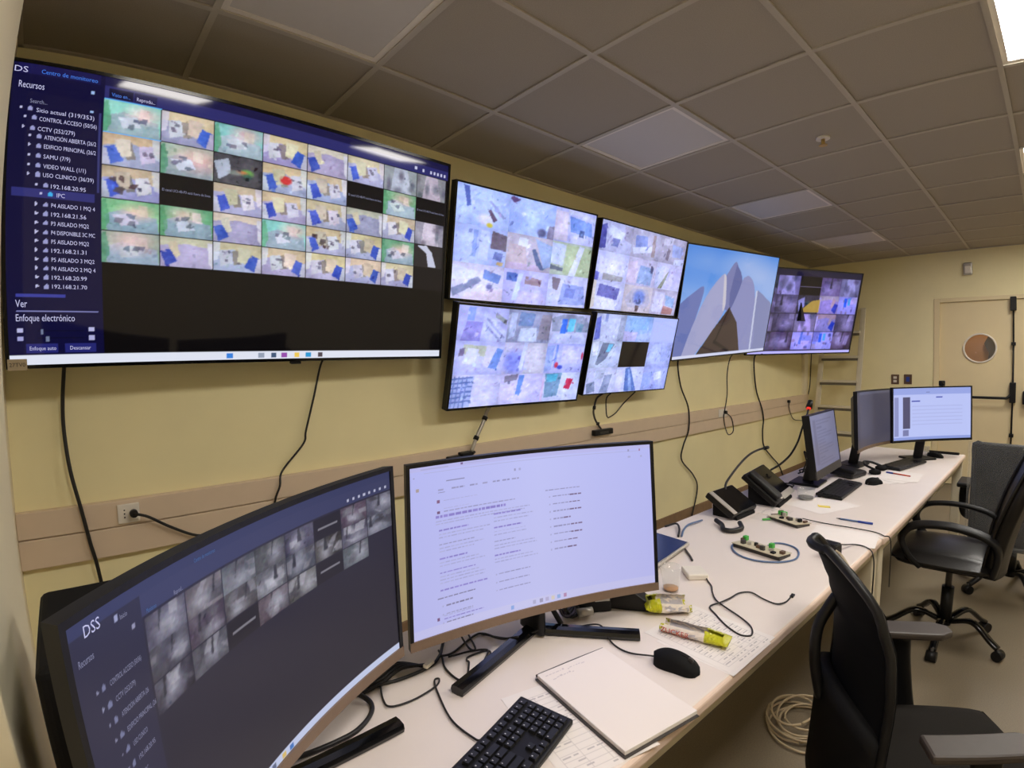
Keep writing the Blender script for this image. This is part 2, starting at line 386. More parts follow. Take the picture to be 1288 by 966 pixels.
def feed(seed, kind, W=70, Hh=44):
    """a generic surveillance view: floor, walls, beds, curtains"""
    rng = np.random.default_rng(seed); c = Canvas(W, Hh)
    U = lambda a, b: rng.uniform(a, b)
    if kind in ('room_r', 'room_l', 'dark', 'red'):
        c.a[:] = jit(rng, (208, 192, 158)); fl = jit(rng, (164, 166, 208)); 
        c.poly([(0, U(.3, .42)), (U(.3, .5), U(.2, .28)), (1, U(.5, .62)), (1, 1), (0, 1)], fl)
        c.poly([(U(.3, .4), .3), (.5, .2), (.58, .72), (.42, .78)], jit(rng, (126, 112, 92)), .7)
        s = 1 if kind == 'room_r' else -1; X = (lambda x: x) if s > 0 else (lambda x: 1 - x)
        c.poly([(X(.52), .12), (X(.8), .16), (X(.72), .72), (X(.5), .66)], jit(rng, (206, 196, 174)))
        c.poly([(X(U(.76, .8)), .36), (X(U(.94, .98)), .46), (X(U(.84, .9)), .98), (X(U(.62, .68)), .82)], jit(rng, (54, 84, 196)))
        c.poly([(X(.92), .5), (X(1.0), .45), (X(1.0), 1), (X(.86), 1)], jit(rng, (196, 200, 226)))
        bx = X(U(.2, .34)); c.poly([(bx - .14, .3), (bx + .1, .22), (bx + .16, .72), (bx - .1, .86)], jit(rng, (206, 206, 226)))
        for _ in range(3):
            qx, qy, qw, qh, qs = bx + U(-.12, .1), U(.28, .6), U(.04, .12), U(.05, .14), U(-.06, .06); c.poly([(qx, qy), (qx + qw, qy + qs), (qx + qw - qs, qy + qh), (qx - qs, qy + qh - qs)], jit(rng, (84, 80, 106)), .75)
        c.poly([(X(0), .0), (X(.14), .0), (X(.1), .6), (X(0), .7)], jit(rng, (222, 222, 236)), .8)
        if kind == 'dark':
            
                for _ in range(5): qx, qy = U(.1, .5), U(.25, .7); c.poly([(qx, qy), (qx + U(.08, .16), qy + U(-.05, .05)), (qx + U(.05, .14), qy + U(.12, .22)), (qx - U(0, .05), qy + U(.08, .16))], jit(rng, (72, 58, 62)), .85)
        if kind == 'red': c.blob(.52, .5, .13, .16, (196, 40, 40), 1, .2)
    elif kind in ('teal', 'green', 'pink'):
        base = {'teal': (132, 200, 198), 'green': (112, 184, 140), 'pink': (150, 178, 166)}[kind]
        c.a[:] = jit(rng, base); c.poly([(.05, .5), (.35, .3), (.95, .5), (1, 1), (.1, 1)], jit(rng, (150, 172, 190)))
        c.blob(U(.45, .75), U(.2, .4), .26 if kind != 'pink' else .4, .22 if kind != 'pink' else .36, jit(rng, (236, 186, 180)), .75, .7)
        c.poly([(U(.5, .65), .1), (U(.75, .85), .12), (.8, .5), (.6, .45)], jit(rng, (226, 206, 196)), .7)
        c.poly([(U(.15, .3), .5), (U(.45, .6), .42), (.66, .72), (.34, .84)], jit(rng, (196, 200, 216)))
        for _ in range(3): qx, qy = U(.2, .7), U(.3, .7); c.poly([(qx, qy), (qx + U(.06, .16), qy + U(-.05, .05)), (qx + U(.04, .12), qy + U(.1, .2)), (qx - .03, qy + U(.06, .14))], jit(rng, (86, 92, 112)), .75)
        c.poly([(.0, .1), (.08, 0), (.14, .7), (.06, 1), (0, 1)], jit(rng, (80, 160, 110)), .7)
    elif kind == 'floor':
        c.a[:] = jit(rng, (168, 168, 200)); c.poly([(0, 0), (1, 0), (1, .3), (.5, .2), (0, .3)], jit(rng, (206, 198, 184)))
        s = U(0, 1) > .4; X = (lambda x: x) if s else (lambda x: 1 - x)
        c.poly([(X(.7), .1), (X(.86), .2), (X(.78), .7), (X(.62), .6)], jit(rng, (206, 196, 176)))
        c.poly([(X(.82), .4), (X(1), .5), (X(.9), 1), (X(.68), .8)], jit(rng, (52, 82, 190))); c.poly([(X(0), .1), (X(.1), .1), (X(.08), .8), (X(0), 1)], (220, 220, 236))
    elif kind == 'grey':
        c.a[:] = jit(rng, (150, 150, 166)); c.poly([(.3, 0), (.7, 0), (.85, 1), (.2, 1)], jit(rng, (190, 190, 208)))
        for _ in range(5): c.blob(U(0, 1), U(0, 1), U(.05, .15), U(.1, .3), jit(rng, (90, 92, 108)), .7, .5)
    elif kind == 'darkroom':
        c.a[:] = jit(rng, (64, 60, 66), 8); c.poly([(0, .3), (.3, .1), (.35, .6), (.1, .9)], (170, 180, 200))
        for col in ((110, 190, 70), (210, 110, 60), (40, 80, 70), (120, 130, 120)): c.blob(U(.3, .9), U(.2, .8), U(.06, .14), U(.06, .14), col, .8, .4)
    elif kind == 'arm':
        c.a[:] = (46, 42, 44); c.poly([(.1, .05), (.42, .0), (.62, .3), (.78, .95), (.5, .95), (.42, .35)], (196, 200, 222))
    elif kind == 'black': c.a[:] = (16, 14, 18)
    elif kind == 'ir':
        c.a[:] = jit(rng, (92, 90, 104), 16) + (c.X * U(-40, 40) + c.Y * U(-30, 30))[..., None]
        for _ in range(5):
            x0, y0 = U(-.1, .8), U(-.1, .7); w, h, sh = U(.12, .45), U(.15, .6), U(-.25, .25)
            c.poly([(x0, y0), (x0 + w, y0 + sh * .5), (x0 + w + sh, y0 + h), (x0 + sh, y0 + h * .9)], np.full(3, U(56, 190)) + np.array((0, -2, 10)), .75)
        c.blob(U(.35, .75), U(.4, .8), U(.16, .3), U(.2, .4), (196, 196, 212), .7, .9)
        x0 = U(.1, .8); c.poly([(x0, 0), (x0 + .06, 0), (x0 + .02 + U(-.1, .1), .6), (x0 - .05, .6)], (40, 40, 52), .8); c.blur(1)
    else:  # bright bluish halls
        c.a[:] = jit(rng, (190, 200, 244), 16)
        for _ in range(4):
            x0, y0 = U(-.1, .8), U(-.1, .7); w, h = U(.2, .5), U(.2, .6); sh = U(-.3, .3)
            c.poly([(x0, y0), (x0 + w, y0 + sh * .4), (x0 + w + sh, y0 + h), (x0 + sh, y0 + h)], jit(rng, rng.choice([(212, 216, 250), (160, 172, 226), (224, 220, 236), (196, 190, 208), (140, 160, 220)]), 16), .8)
        for _ in range(6): c.blob(U(0, 1), U(.1, 1), U(.02, .1), U(.03, .12), jit(rng, rng.choice([(96, 106, 160), (120, 110, 130), (70, 84, 140), (150, 140, 150)]), 18), .8, .4)
        if kind == 'seats':
            for a in range(5):
                for b in range(4): c.blob(.08 + a * .08 + b * .03, .3 + b * .18, .03, .05, (74, 92, 150), .9, .3)
        if kind == 'yard':
            c.poly([(.55, .3), (1, .35), (1, 1), (.45, 1)], (196, 206, 150)); c.poly([(.75, 0), (.85, 0), (.7, 1), (.55, 1)], (224, 226, 240))
        if kind == 'brown': c.poly([(.68, .35), (1, .45), (1, .9), (.66, .86)], (110, 92, 88))
        if kind == 'spot': c.blob(.66, .82, .06, .07, (226, 206, 60), 1, .3); c.poly([(.62, .45), (.68, .44), (.78, .75), (.72, .8)], (96, 60, 60))
        if kind == 'red': c.blob(.3, .78, .05, .09, (196, 40, 60), 1, .3); c.blob(.4, .82, .06, .06, (44, 60, 170), 1, .3)
        if kind == 'sign': c.poly([(.5, .2), (.66, .24), (.62, .6), (.46, .54)], (186, 40, 70)); c.poly([(.0, .0), (.4, .0), (.36, .6), (0, .7)], (120, 170, 200), .8)
        if kind == 'cyan': c.rect(.3, .1, .45, .6, (40, 120, 230)); c.rect(.5, .1, .64, .5, (90, 206, 226))
        if kind == 'blue': c.poly([(.8, .1), (.98, .2), (.86, .8), (.66, .9)], (96, 136, 214))
        if kind == 'curt': c.poly([(.4, .0), (.5, 0), (.46, .7), (.34, .7)], (110, 150, 220))
    if kind not in ('black', 'arm'): texture(c, rng, 13, 10 if kind != 'ir' else 4)
    c.a += rng.normal(0, 4, c.a.shape); c.blur(1)
    return np.clip(c.a, 0, 255)

PIC = {}
# --- big television: monitoring program with tree list and camera grid
NAVY = (12, 11, 52)
c = Canvas(500, 284, (22, 19, 22))
c.rect(0, 0, 1, .075, (24, 22, 66)); c.rect(.15, .03, 1, .075, (44, 44, 104)); c.rect(0, 0, .165, .965, NAVY); c.rect(0.01, 0, .155, .035, (22, 20, 74))
c.rect(.165, .64, 1, .965, (9, 7, 8)); c.rect(.01, .41, .151, .437, (44, 46, 112)); c.rect(.155, .13, .159, .4, (52, 54, 110))
c.rect(.015, .757, .1, .766, (58, 62, 150)); c.rect(.015, .812, .155, .816, (130, 132, 190)); c.rect(.172, .04, .215, .07, (18, 16, 50)); c.rect(.218, .04, .26, .07, (30, 28, 74))
c.rect(.03, .925, .085, .958, (36, 38, 110)); c.rect(.095, .925, .15, .958, (36, 38, 110)); c.rect(.05, .88, .13, .884, (10, 10, 36)); c.rect(.05, .906, .13, .910, (10, 10, 36))
for (u, v, w, h, col) in ((.017, .872, .009, .015, (180, 180, 222)), (.017, .9, .009, .015, (160, 160, 212)), (.138, .87, .009, .015, (180, 180, 222)), (.138, .899, .009, .015, (170, 170, 216)), (.055, .876, .005, .018, (110, 120, 150)), (.065, .9, .005, .018, (110, 120, 150))): c.rect(u, v, u + w, v + h, col)
grid = [['teal', 'room_r', 'teal', 'room_r', 'floor', 'room_l', 'grey', 'grey'],
        ['room_l', 'pink', 'darkroom', 'red', 'room_l', 'black', 'green', 'black'],
        ['dark', 'black', 'room_l', 'room_l', 'room_l', 'floor', 'room_r', 'grey'],
        ['green', 'green', 'floor', 'teal', 'dark', 'room_r', 'green', 'arm'],
        ['pink', 'floor', 'room_r', 'room_r', 'room_r', 'room_r', 'room_r', None]]
sd = 3
for r_ in range(5):
    for k in range(8):
        if grid[r_][k] is None: continue
        sd += 1; x0 = .165 + .1041 * k; x1 = min(x0 + .1033, .993)
        c.paste(feed(sd, grid[r_][k]), x0, .077 + .1125 * r_, x1, .077 + .1125 * (r_ + 1) - .0025)
for e in ((.164, .075, .27, .078), (.164, .187, .27, .19)): c.rect(*e, (90, 170, 240))
c.rect(0, .965, 1, .999, (222, 226, 240)); 
for (u, col) in ((.4, (60, 130, 220)), (.47, (150, 160, 180)), (.5, (70, 90, 120)), (.525, (150, 80, 170)), (.555, (236, 200, 90)), (.585, (40, 150, 210)), (.615, (80, 70, 80))): c.rect(u, .972, u + .013, .993, col)
for (u, v) in ((.885, .045), (.91, .05), (.935, .05), (.947, .05), (.959, .05), (.971, .05), (.983, .05)): c.rect(u, v, u + .007, v + .014, (196, 196, 226))
for v in (.06, .125): c.rect(.14, v, .146, v + .009, (150, 180, 226))
for k, (u, v) in enumerate(((.018, .148), (.026, .176), (.024, .21), (.036, .236), (.036, .266), (.036, .299), (.036, .331), (.036, .36), (.05, .394), (.058, .423)) + tuple((.051, .458 + .0302 * i) for i in range(10))):
    c.poly([(u + .014, v + .008), (u + .014, v - .001), (u + .018, v - .008), (u + .022, v - .001), (u + .022, v + .008)], (150, 152, 200) if k != 9 else (60, 170, 230)); c.poly([(u, v - .006), (u + .005, v), (u, v + .006)], (190, 190, 226))
i0, j0, i1, j1 = c.sub(.165, .077, .993, .639); g_ = c.a[j0:j1, i0:i1]; lum = g_.mean(-1, keepdims=True); w_ = (lum > 60) * 1.0
c.a[j0:j1, i0:i1] = g_ * (1 - .1 * w_) + .1 * w_ * (np.array((196, 190, 226)) * .6 + lum * .4)
PIC['TV'] = c.a
# --- four video wall panels, three by three views each
W0 = (214, 218, 250); LI = (184, 192, 244); DB = (84, 100, 170); BR = (118, 102, 112); GY = (150, 156, 196); PK = (218, 200, 226)
vw = {'M1': [
  ((190, 206, 250), [((.12, .03), (.22, .05), (.27, .5), (.2, .55), DB), ((.3, .3), (.62, .35), (.6, .75), (.3, .7), (176, 190, 240)), ('b', .55, .8, .14, .14, (226, 220, 244)), ((.57, .52), (.63, .5), (.78, .76), (.7, .84), (92, 70, 90)), ((.58, .32), (.63, .3), (.95, .68), (.88, .7), GY), ('b', .63, .93, .06, .06, (226, 206, 60))]),
  ((178, 196, 250), [((.0, .0), (1, .0), (.5, .5), (.0, .4), (192, 208, 252)), ((.05, .02), (.22, .08), (.08, .2), (.0, .1), (120, 90, 130)), ('b', .72, .86, .1, .12, (104, 104, 136)), ((.86, .62), (1, .6), (1, 1), (.84, 1), (146, 136, 160)), ('b', .3, .45, .05, .05, (236, 240, 255))]),
  ((196, 198, 240), [((.0, .1), (.3, .1), (.34, .95), (.0, .95), (226, 212, 228)), ((.34, .2), (.9, .3), (.95, .7), (.4, .66), (120, 148, 214)), ((.3, .0), (1, .12), (1, .25), (.3, .12), (206, 206, 226)), ((.62, .55), (.74, .55), (.72, .85), (.6, .8), (70, 84, 130)), ((.4, .75), (1, .8), (1, 1), (.4, 1), (206, 206, 246))]),
  ((188, 200, 246), [((.36, .1), (.44, .1), (.42, .8), (.34, .8), (150, 168, 226)), ((.5, .08), (.66, .1), (.64, .9), (.46, .85), (210, 218, 252)), ((.7, .06), (1, .14), (1, .55), (.68, .52), BR), ((.78, .6), (.95, .62), (.92, .85), (.74, .8), (120, 130, 186)), ((.84, .86), (.96, .88), (.94, .98), (.82, .96), (226, 190, 130))]),
  ((206, 196, 210), [((.05, .3), (.4, .3), (.5, 1), (.0, 1), (212, 192, 196)), ((.26, .08), (.46, .1), (.44, .34), (.24, .32), (236, 238, 250)), ((.6, .05), (1, .2), (1, .8), (.85, .9), (176, 196, 236)), ((.54, .38), (.62, .36), (.86, .92), (.72, .96), (106, 120, 156)), ((.05, .8), (.7, .82), (.8, 1), (.0, 1), (212, 190, 216))]),
  ((196, 206, 186), [((.0, .05), (.34, .08), (.3, .7), (.0, .66), (214, 222, 250)), ((.36, .05), (1, .1), (1, 1), (.32, .95), (190, 202, 160)), ((.66, .05), (.8, .06), (.62, 1), (.46, 1), (224, 226, 246)), ((.0, .7), (.32, .78), (.3, .88), (.0, .84), (110, 116, 130))]),
  ((226, 220, 242), [((.0, .08), (.5, .2), (.42, .4), (.0, .5), (236, 236, 246)), ((.0, .72), (.5, .34), (.56, .46), (.05, .94), (140, 146, 176)), ((.6, .12), (.95, .25), (.9, .5), (.58, .38), (120, 146, 210)), ('b', .72, .58, .06, .08, (110, 110, 160)), ((.3, .8), (1, .6), (1, 1), (.2, 1), (232, 214, 226))]),
  ((198, 194, 240), [((.06, .1), (.3, .12), (.28, .36), (.06, .34), (88, 116, 190)), ((.32, .1), (.42, .1), (.3, .9), (.2, .9), (214, 224, 250)), ((.48, .16), (.84, .24), (.82, .44), (.46, .4), (160, 134, 138)), ((.4, .6), (.9, .64), (1, 1), (.3, 1), (206, 196, 238))]),
  ((214, 214, 246), [((.08, .08), (.3, .12), (.24, .5), (.12, .45), (132, 118, 128)), ((.36, .26), (.9, .3), (1, .9), (.3, .92), (158, 170, 224)), ((.45, .4), (.7, .4), (.66, .7), (.42, .68), (130, 142, 206)), ((.0, .5), (.2, .6), (.1, 1), (.0, 1), W0)])],
 'M2': [
  ((196, 196, 226), [((.0, .2), (.16, .1), (.2, .9), (.0, .95), (84, 84, 160)), ((.25, .1), (.75, .3), (.6, .62), (.24, .44), (216, 220, 240)), ((.4, .5), (.62, .52), (.56, .8), (.36, .78), (120, 126, 180)), ((.7, .0), (1, .1), (1, .6), (.76, .5), (176, 170, 190))]),
  ((190, 184, 204), [((.1, .25), (.5, .2), (.54, .6), (.14, .66), (136, 150, 206)), ((.05, .68), (.7, .5), (.74, .72), (.1, .9), (222, 224, 246)), ((.7, .1), (.8, .1), (.84, .9), (.72, .9), (170, 150, 150))]),
  ((186, 178, 196), [((.1, .1), (.5, .0), (.45, .3), (.12, .36), (216, 210, 226)), ((.45, .25), (.9, .3), (.85, .7), (.5, .72), (166, 176, 220)), ((.3, .45), (.42, .5), (.36, .9), (.26, .85), (128, 116, 130)), ((.6, .8), (1, .7), (1, 1), (.6, 1), W0)]),
  ((212, 212, 248), [((.1, .2), (.85, .3), (.85, .8), (.1, .75), (224, 222, 246)), ((.25, .72), (.9, .78), (.86, .96), (.25, .95), (176, 172, 172)), ((.0, .7), (.14, .72), (.12, 1), (.0, 1), (120, 120, 206))]),
  ((206, 198, 224), [((.0, .2), (.3, .1), (.36, .9), (.0, .95), (226, 208, 230)), ((.42, .25), (.9, .3), (.86, .95), (.36, .9), (150, 172, 212)), ((.78, .2), (.9, .24), (.88, .5), (.8, .5), (84, 84, 116))]),
  ((214, 210, 240), [((.0, .2), (.3, .1), (.25, .9), (.0, .95), W0), ((.36, .5), (.52, .2), (.3, .98), (.14, .98), (146, 148, 128)), ((.5, .1), (1, .1), (.9, .95), (.4, .95), (206, 200, 236))]),
  ((206, 206, 236), [((.2, .1), (.85, .2), (.8, .6), (.16, .5), (104, 104, 170)), ((.05, .55), (.7, .62), (.8, .95), (.0, .95), (228, 226, 244)), ((.0, .0), (.1, .0), (.12, .9), (.0, 1), (226, 214, 196))]),
  ((216, 202, 206), [((.05, .5), (.3, .1), (.8, .1), (.98, .55), (.85, .8), (.2, .8), (196, 190, 206)), ('b', .55, .42, .2, .26, (110, 132, 200)), ('b', .55, .58, .08, .1, (60, 70, 110)), ((.46, .72), (.6, .72), (.56, .95), (.48, .95), (110, 90, 90))]),
  ((196, 186, 206), [((.1, .1), (.5, .1), (.44, .9), (.06, .9), (220, 216, 240)), ((.5, .2), (.9, .3), (.88, .66), (.56, .6), (150, 176, 214)), ((.5, .62), (.9, .72), (.86, .95), (.46, .95), (176, 122, 116))])],
 'M3': [
  ((196, 196, 242), [((.18, .44), (.5, .44), (.46, 1), (.08, 1), (164, 156, 224)), ((.2, .05), (.34, .05), (.32, .42), (.18, .42), (150, 170, 236)), ((.5, .1), (1, .7), (1, 1), (.6, 1), (.5, .6), (206, 210, 244)), ((.56, .3), (.98, .86), (.94, .9), (.54, .36), (170, 172, 214)), ((.56, .48), (.9, .96), (.85, .98), (.54, .56), (170, 172, 214)), ((.74, .14), (.98, .36), (.98, .5), (.72, .28), (160, 162, 160))]),
  ((162, 164, 190), [((.06, .1), (.2, .1), (.18, .8), (.04, .9), (196, 204, 232)), ((.26, .06), (.6, .1), (.56, .5), (.24, .5), (120, 142, 184)), ((.3, .55), (.66, .5), (.7, .95), (.26, .95), (206, 214, 236)), ((.76, .1), (1, .1), (1, .9), (.7, .9), (158, 148, 160))]),
  ((196, 196, 224), [((.0, .2), (.3, .04), (.8, .06), (1, .3), (1, .6), (.05, .6), (150, 154, 176)), ((.28, .2), (.42, .2), (.4, .66), (.26, .66), (62, 116, 226)), ((.46, .16), (.62, .18), (.6, .58), (.44, .6), (112, 206, 232)), ((.66, .3), (.86, .34), (.82, .6), (.64, .58), (120, 156, 176)), ((.1, .66), (.9, .66), (1, 1), (.0, 1), (206, 210, 244))]),
  ((196, 196, 240), [((.16, .1), (.62, .14), (.6, .46), (.2, .44), (196, 198, 170)), ((.26, .2), (.48, .24), (.4, .7), (.16, .64), (222, 222, 244)), ((.1, .24), (.2, .2), (.18, .44), (.08, .46), (126, 112, 140)), ((.62, .1), (.85, .16), (.74, .8), (.56, .7), (216, 210, 226)), ((.84, .18), (.98, .24), (.86, .84), (.68, .78), (112, 146, 216))]),
  ((206, 200, 226), [('b', .25, .62, .26, .36, (150, 158, 240)), ((.5, .0), (1, .0), (.95, 1), (.5, 1), (208, 202, 214)), ((.44, .0), (.52, .0), (.46, .9), (.36, .9), W0)]),
  ((190, 192, 246), [((.0, .1), (.2, .05), (.18, .9), (.0, .95), (160, 176, 230)), ((.24, .05), (.3, .05), (.28, .8), (.22, .8), (130, 150, 226)), ((.4, .05), (1, .1), (.95, .7), (.4, .66), (206, 202, 246)), ('b', .3, .72, .05, .1, (206, 46, 70)), ('b', .4, .8, .07, .07, (48, 66, 180)), ('b', .96, .42, .03, .12, (206, 60, 80))]),
  ((216, 212, 246), [((.0, .1), (.44, .04), (.4, .98), (.0, .98), (172, 182, 224))] + [((.0, .1 + .14 * k), (.42, .06 + .14 * k), (.42, .1 + .14 * k), (.0, .15 + .14 * k), (104, 120, 176)) for k in range(6)] + [((.08 * k + .05, .05), (.08 * k + .07, .05), (.08 * k + .04, 1), (.08 * k + .02, 1), (120, 136, 188)) for k in range(4)]),
  ((214, 206, 244), [((.08, .06), (.4, .0), (.38, .2), (.08, .28), (146, 138, 158)), ((.42, .04), (.54, .04), (.48, .7), (.38, .68), (108, 148, 222)), ((.0, .36), (.32, .3), (.34, .8), (.0, .9), (222, 212, 240)), ((.56, .3), (.9, .2), (1, 1), (.5, 1), (208, 202, 250))]),
  ((212, 216, 246), [((.06, .02), (.5, .0), (.44, .8), (.1, .86), (124, 158, 186)), ((.1, .05), (.4, .04), (.36, .3), (.12, .32), (110, 200, 226)), ((.64, .2), (.82, .24), (.74, .6), (.58, .54), (206, 44, 76)), ((.0, .2), (.06, .1), (.06, .98), (.0, .98), (226, 200, 232))])],
 'M4': [
  ((200, 204, 228), [((.02, .2), (.16, .1), (.22, .9), (.04, .98), (112, 122, 206)), ((.2, .1), (.8, .0), (.8, .98), (.26, .98), (204, 208, 232)), ((.8, .0), (1, .0), (1, 1), (.78, 1), (168, 174, 196)), ((.3, .0), (.4, .0), (.38, .3), (.3, .3), (150, 160, 210))]),
  ((166, 192, 238), [((.1, .1), (.9, .05), (.8, .5), (.2, .55), (150, 186, 232)), ((.0, .6), (.5, .62), (.46, .98), (.0, .98), (206, 196, 236)), ((.5, .7), (1, .6), (1, 1), (.5, 1), (184, 198, 238))]),
  ((184, 192, 244), [((.1, .2), (.9, .1), (.95, .9), (.05, .95), (190, 196, 246))]),
  ((196, 204, 224), [((.05, .05), (.24, .0), (.24, .5), (.08, .55), (236, 240, 250)), ((.36, .05), (.76, .1), (.5, .7), (.3, .9), (.22, .86), (116, 122, 142)), ((.56, .1), (.72, .1), (.62, .4), (.5, .4), (120, 200, 230)), ((.76, .2), (.98, .2), (.98, .98), (.6, .98), (190, 196, 226))]),
  ((22, 18, 20), []),
  ((178, 186, 236), [((.1, .1), (.5, .06), (.6, .9), (.0, .9), (190, 200, 240)), ((.5, .2), (.95, .1), (.9, .8), (.6, .8), (166, 176, 224))]),
  ((206, 208, 236), [((.05, .6), (.3, .5), (.36, .9), (.1, .98), (132, 142, 168)), ((.6, .3), (.86, .26), (.76, .98), (.5, .98), (140, 150, 178)), ((.3, .1), (.6, .05), (.56, .4), (.3, .45), (190, 196, 216))]),
  ((206, 210, 248), [((.3, .05), (.46, .0), (.82, .98), (.38, .98), (92, 122, 184)), ((.4, .1), (.46, .08), (.66, .98), (.54, .98), (150, 172, 220)), ((.0, .1), (.24, .05), (.26, .98), (.0, .98), (218, 216, 248))]),
  ((178, 186, 240), [((.4, .3), (.72, .2), (.76, .5), (.5, .6), (222, 226, 250)), ((.0, .3), (.4, .2), (.3, .9), (.0, .98), (164, 180, 234))])]}
for n, cells in vw.items():
    c = Canvas(255, 144, (200, 206, 240))
    for i, (bg, shapes) in enumerate(cells):
        f_ = Canvas(84, 47, bg)
        for s_ in shapes:
            if s_[0] == 'b': f_.blob(s_[1], s_[2], s_[3], s_[4], s_[5], .9, .3)
            else: f_.poly(list(s_[:-1]), s_[-1], .92)
        sd += 1; rn = np.random.default_rng(sd)
        if len(shapes) > 1:
            texture(f_, rn, 15, 26, (.015, .07))
        f_.blur(1); f_.a += rn.normal(0, 4, f_.a.shape)
        c.paste(f_.a, (i % 3) / 3, (i // 3) / 3, (i % 3 + 1) / 3, (i // 3 + 1) / 3)
    lum = c.a.mean(-1, keepdims=True); PIC[n] = np.clip(np.where(lum > 50, ((c.a - 190) * 1.18 + 190) * np.array((.95, .98, 1.08)) * .88 + .12 * np.array((192, 204, 255)), c.a), 0, 255)
# --- landscape desktop picture: sky and pale petal shaped stone shells
c = Canvas(300, 170, (70, 130, 215))
c.a[:] = (1 - c.Y)[..., None] * np.array((66, 128, 218)) + c.Y[..., None] * np.array((126, 172, 236))
for (x, y, rx, ry, al) in ((.62, .12, .16, .12, .5), (.8, .22, .3, .16, .6), (.1, .5, .3, .14, .45), (.2, .12, .2, .1, .3), (.95, .4, .2, .2, .5)): c.blob(x, y, rx, ry, (186, 196, 232), al, .9)
def petal(pts, col, al=1.0): c.poly([tuple(p[:2]) for p in spline([(x, y, 0) for x, y in pts], 6)], col, al)
petal([(-.02, .53), (.08, .43), (.2, .35), (.17, .6), (.12, .8), (.08, .98), (-.02, .98)], (104, 116, 176))
petal([(.79, .35), (.9, .42), (1.02, .55), (1.02, .98), (.8, .98)], (128, 134, 178))
petal([(.6, .24), (.66, .22), (.74, .32), (.8, .6), (.82, .98), (.5, .98), (.48, .6), (.53, .38)], (136, 140, 188))
petal([(.4, .24), (.49, .1), (.55, .3), (.5, .55), (.44, .55)], (118, 122, 172))
petal([(.5, .12), (.56, .2), (.58, .3), (.5, .55), (.47, .4)], (92, 100, 156))
petal([(.08, .98), (.14, .72), (.24, .42), (.38, .22), (.42, .34), (.44, .55), (.34, .76), (.2, .98)], (158, 160, 200))
petal([(.38, .22), (.41, .26), (.44, .5), (.42, .56), (.4, .4)], (196, 192, 206))
c.poly([(.22, .97), (.34, .76), (.49, .53), (.6, .68), (.68, .97)], (66, 54, 52)); c.poly([(.49, .53), (.5, .53), (.4, .86), (.38, .86)], (40, 34, 36)); c.poly([(.38, .84), (.56, .95), (.54, .97), (.37, .87)], (40, 34, 36))
c.poly([(.77, .36), (.79, .36), (.82, .97), (.8, .97)], (190, 196, 224)); c.blur(1); c.rect(0, .972, 1, 1, (206, 210, 236)); PIC['M5'] = c.a
# --- second wall monitor by the corner
c = Canvas(260, 147, (34, 30, 40)); c.rect(0, 0, 1, .07, (30, 28, 46))
mk = [['ir', 'grey', 'black', 'ir', 'grey'], ['ir', 'ir', 'darkroom', 'floor', 'cyan'], ['ir', 'ir', 'grey', 'floor', 'ir'], ['ir', 'ir', 'curt', 'cyan', 'ir']]
for r_ in range(4):
    for k in range(5):
        sd += 1; im = feed(sd, mk[r_][k], 60, 40) * np.array((.82, .8, .9)); c.paste(im, -.02 + .2025 * k if k else 0, .075 + .22 * r_, .18 + .2025 * k, .075 + .22 * (r_ + 1) - .004)
c.rect(.385, .19, .6, .2, (120, 116, 126)); c.poly([(.4, .5), (.52, .36), (.6, .34), (.6, .5)], (186, 160, 60), .9)
c.rect(.0, .965, 1, 1, (190, 194, 224)); c.blur(1); PIC['M6'] = np.clip(c.a * np.array((.98, .94, 1.18)), 0, 255)
# --- dark curved desk monitor: same monitoring program with night views
c = Canvas(400, 226, (26, 25, 44))
c.a[:] = np.array((38, 36, 56)) * (1 - .3 * c.Y[..., None]); c.rect(0, 0, .16, .97, (38, 38, 62)); c.rect(.16, .03, 1, .1, (52, 56, 92)); c.rect(0, 0, 1, .04, (48, 53, 90))
ak = [['ir'] * 5 + ['black', 'ir', 'ir'], ['ir'] * 8, ['ir', 'ir', 'black', 'ir', 'ir', 'black', 'ir', None]]
for r_ in range(3):
    for k in range(8):
        if ak[r_][k] is None: continue
        sd += 1; c.paste(feed(sd, ak[r_][k], 52, 32) * .86 if ak[r_][k] != 'black' else np.full((4, 4, 3), (26, 24, 36)), .165 + .1045 * k, .11 + .1 * r_, .165 + .1045 * (k + 1) - .002, .11 + .1 * (r_ + 1) - .003)
        if ak[r_][k] == 'black': c.rect(.18 + .1045 * k, .155 + .1 * r_, .255 + .1045 * k, .162 + .1 * r_, (120, 118, 128))
for i in range(8): c.rect(.82 + .022 * i, .075, .828 + .022 * i, .09, (180, 182, 204))
c.rect(0, .965, 1, 1, (186, 194, 222))
for (u, col) in ((.4, (60, 120, 200)), (.43, (120, 100, 130)), (.46, (90, 100, 130)), (.5, (210, 180, 100)), (.53, (60, 110, 180))): c.rect(u, .972, u + .014, .994, col)
for k in range(11):
    u = .04 + .006 * min(k, 6); v = .2 + .05 * k; c.poly([(u + .012, v + .009), (u + .012, v - .002), (u + .0165, v - .01), (u + .021, v - .002), (u + .021, v + .009)], (112, 116, 150)); c.poly([(u, v - .006), (u + .005, v), (u, v + .006)], (140, 142, 170))
c.rect(.1, .05, .107, .066, (150, 154, 190)); c.rect(.135, .1, .142, .116, (140, 140, 170)); PIC['A'] = c.a
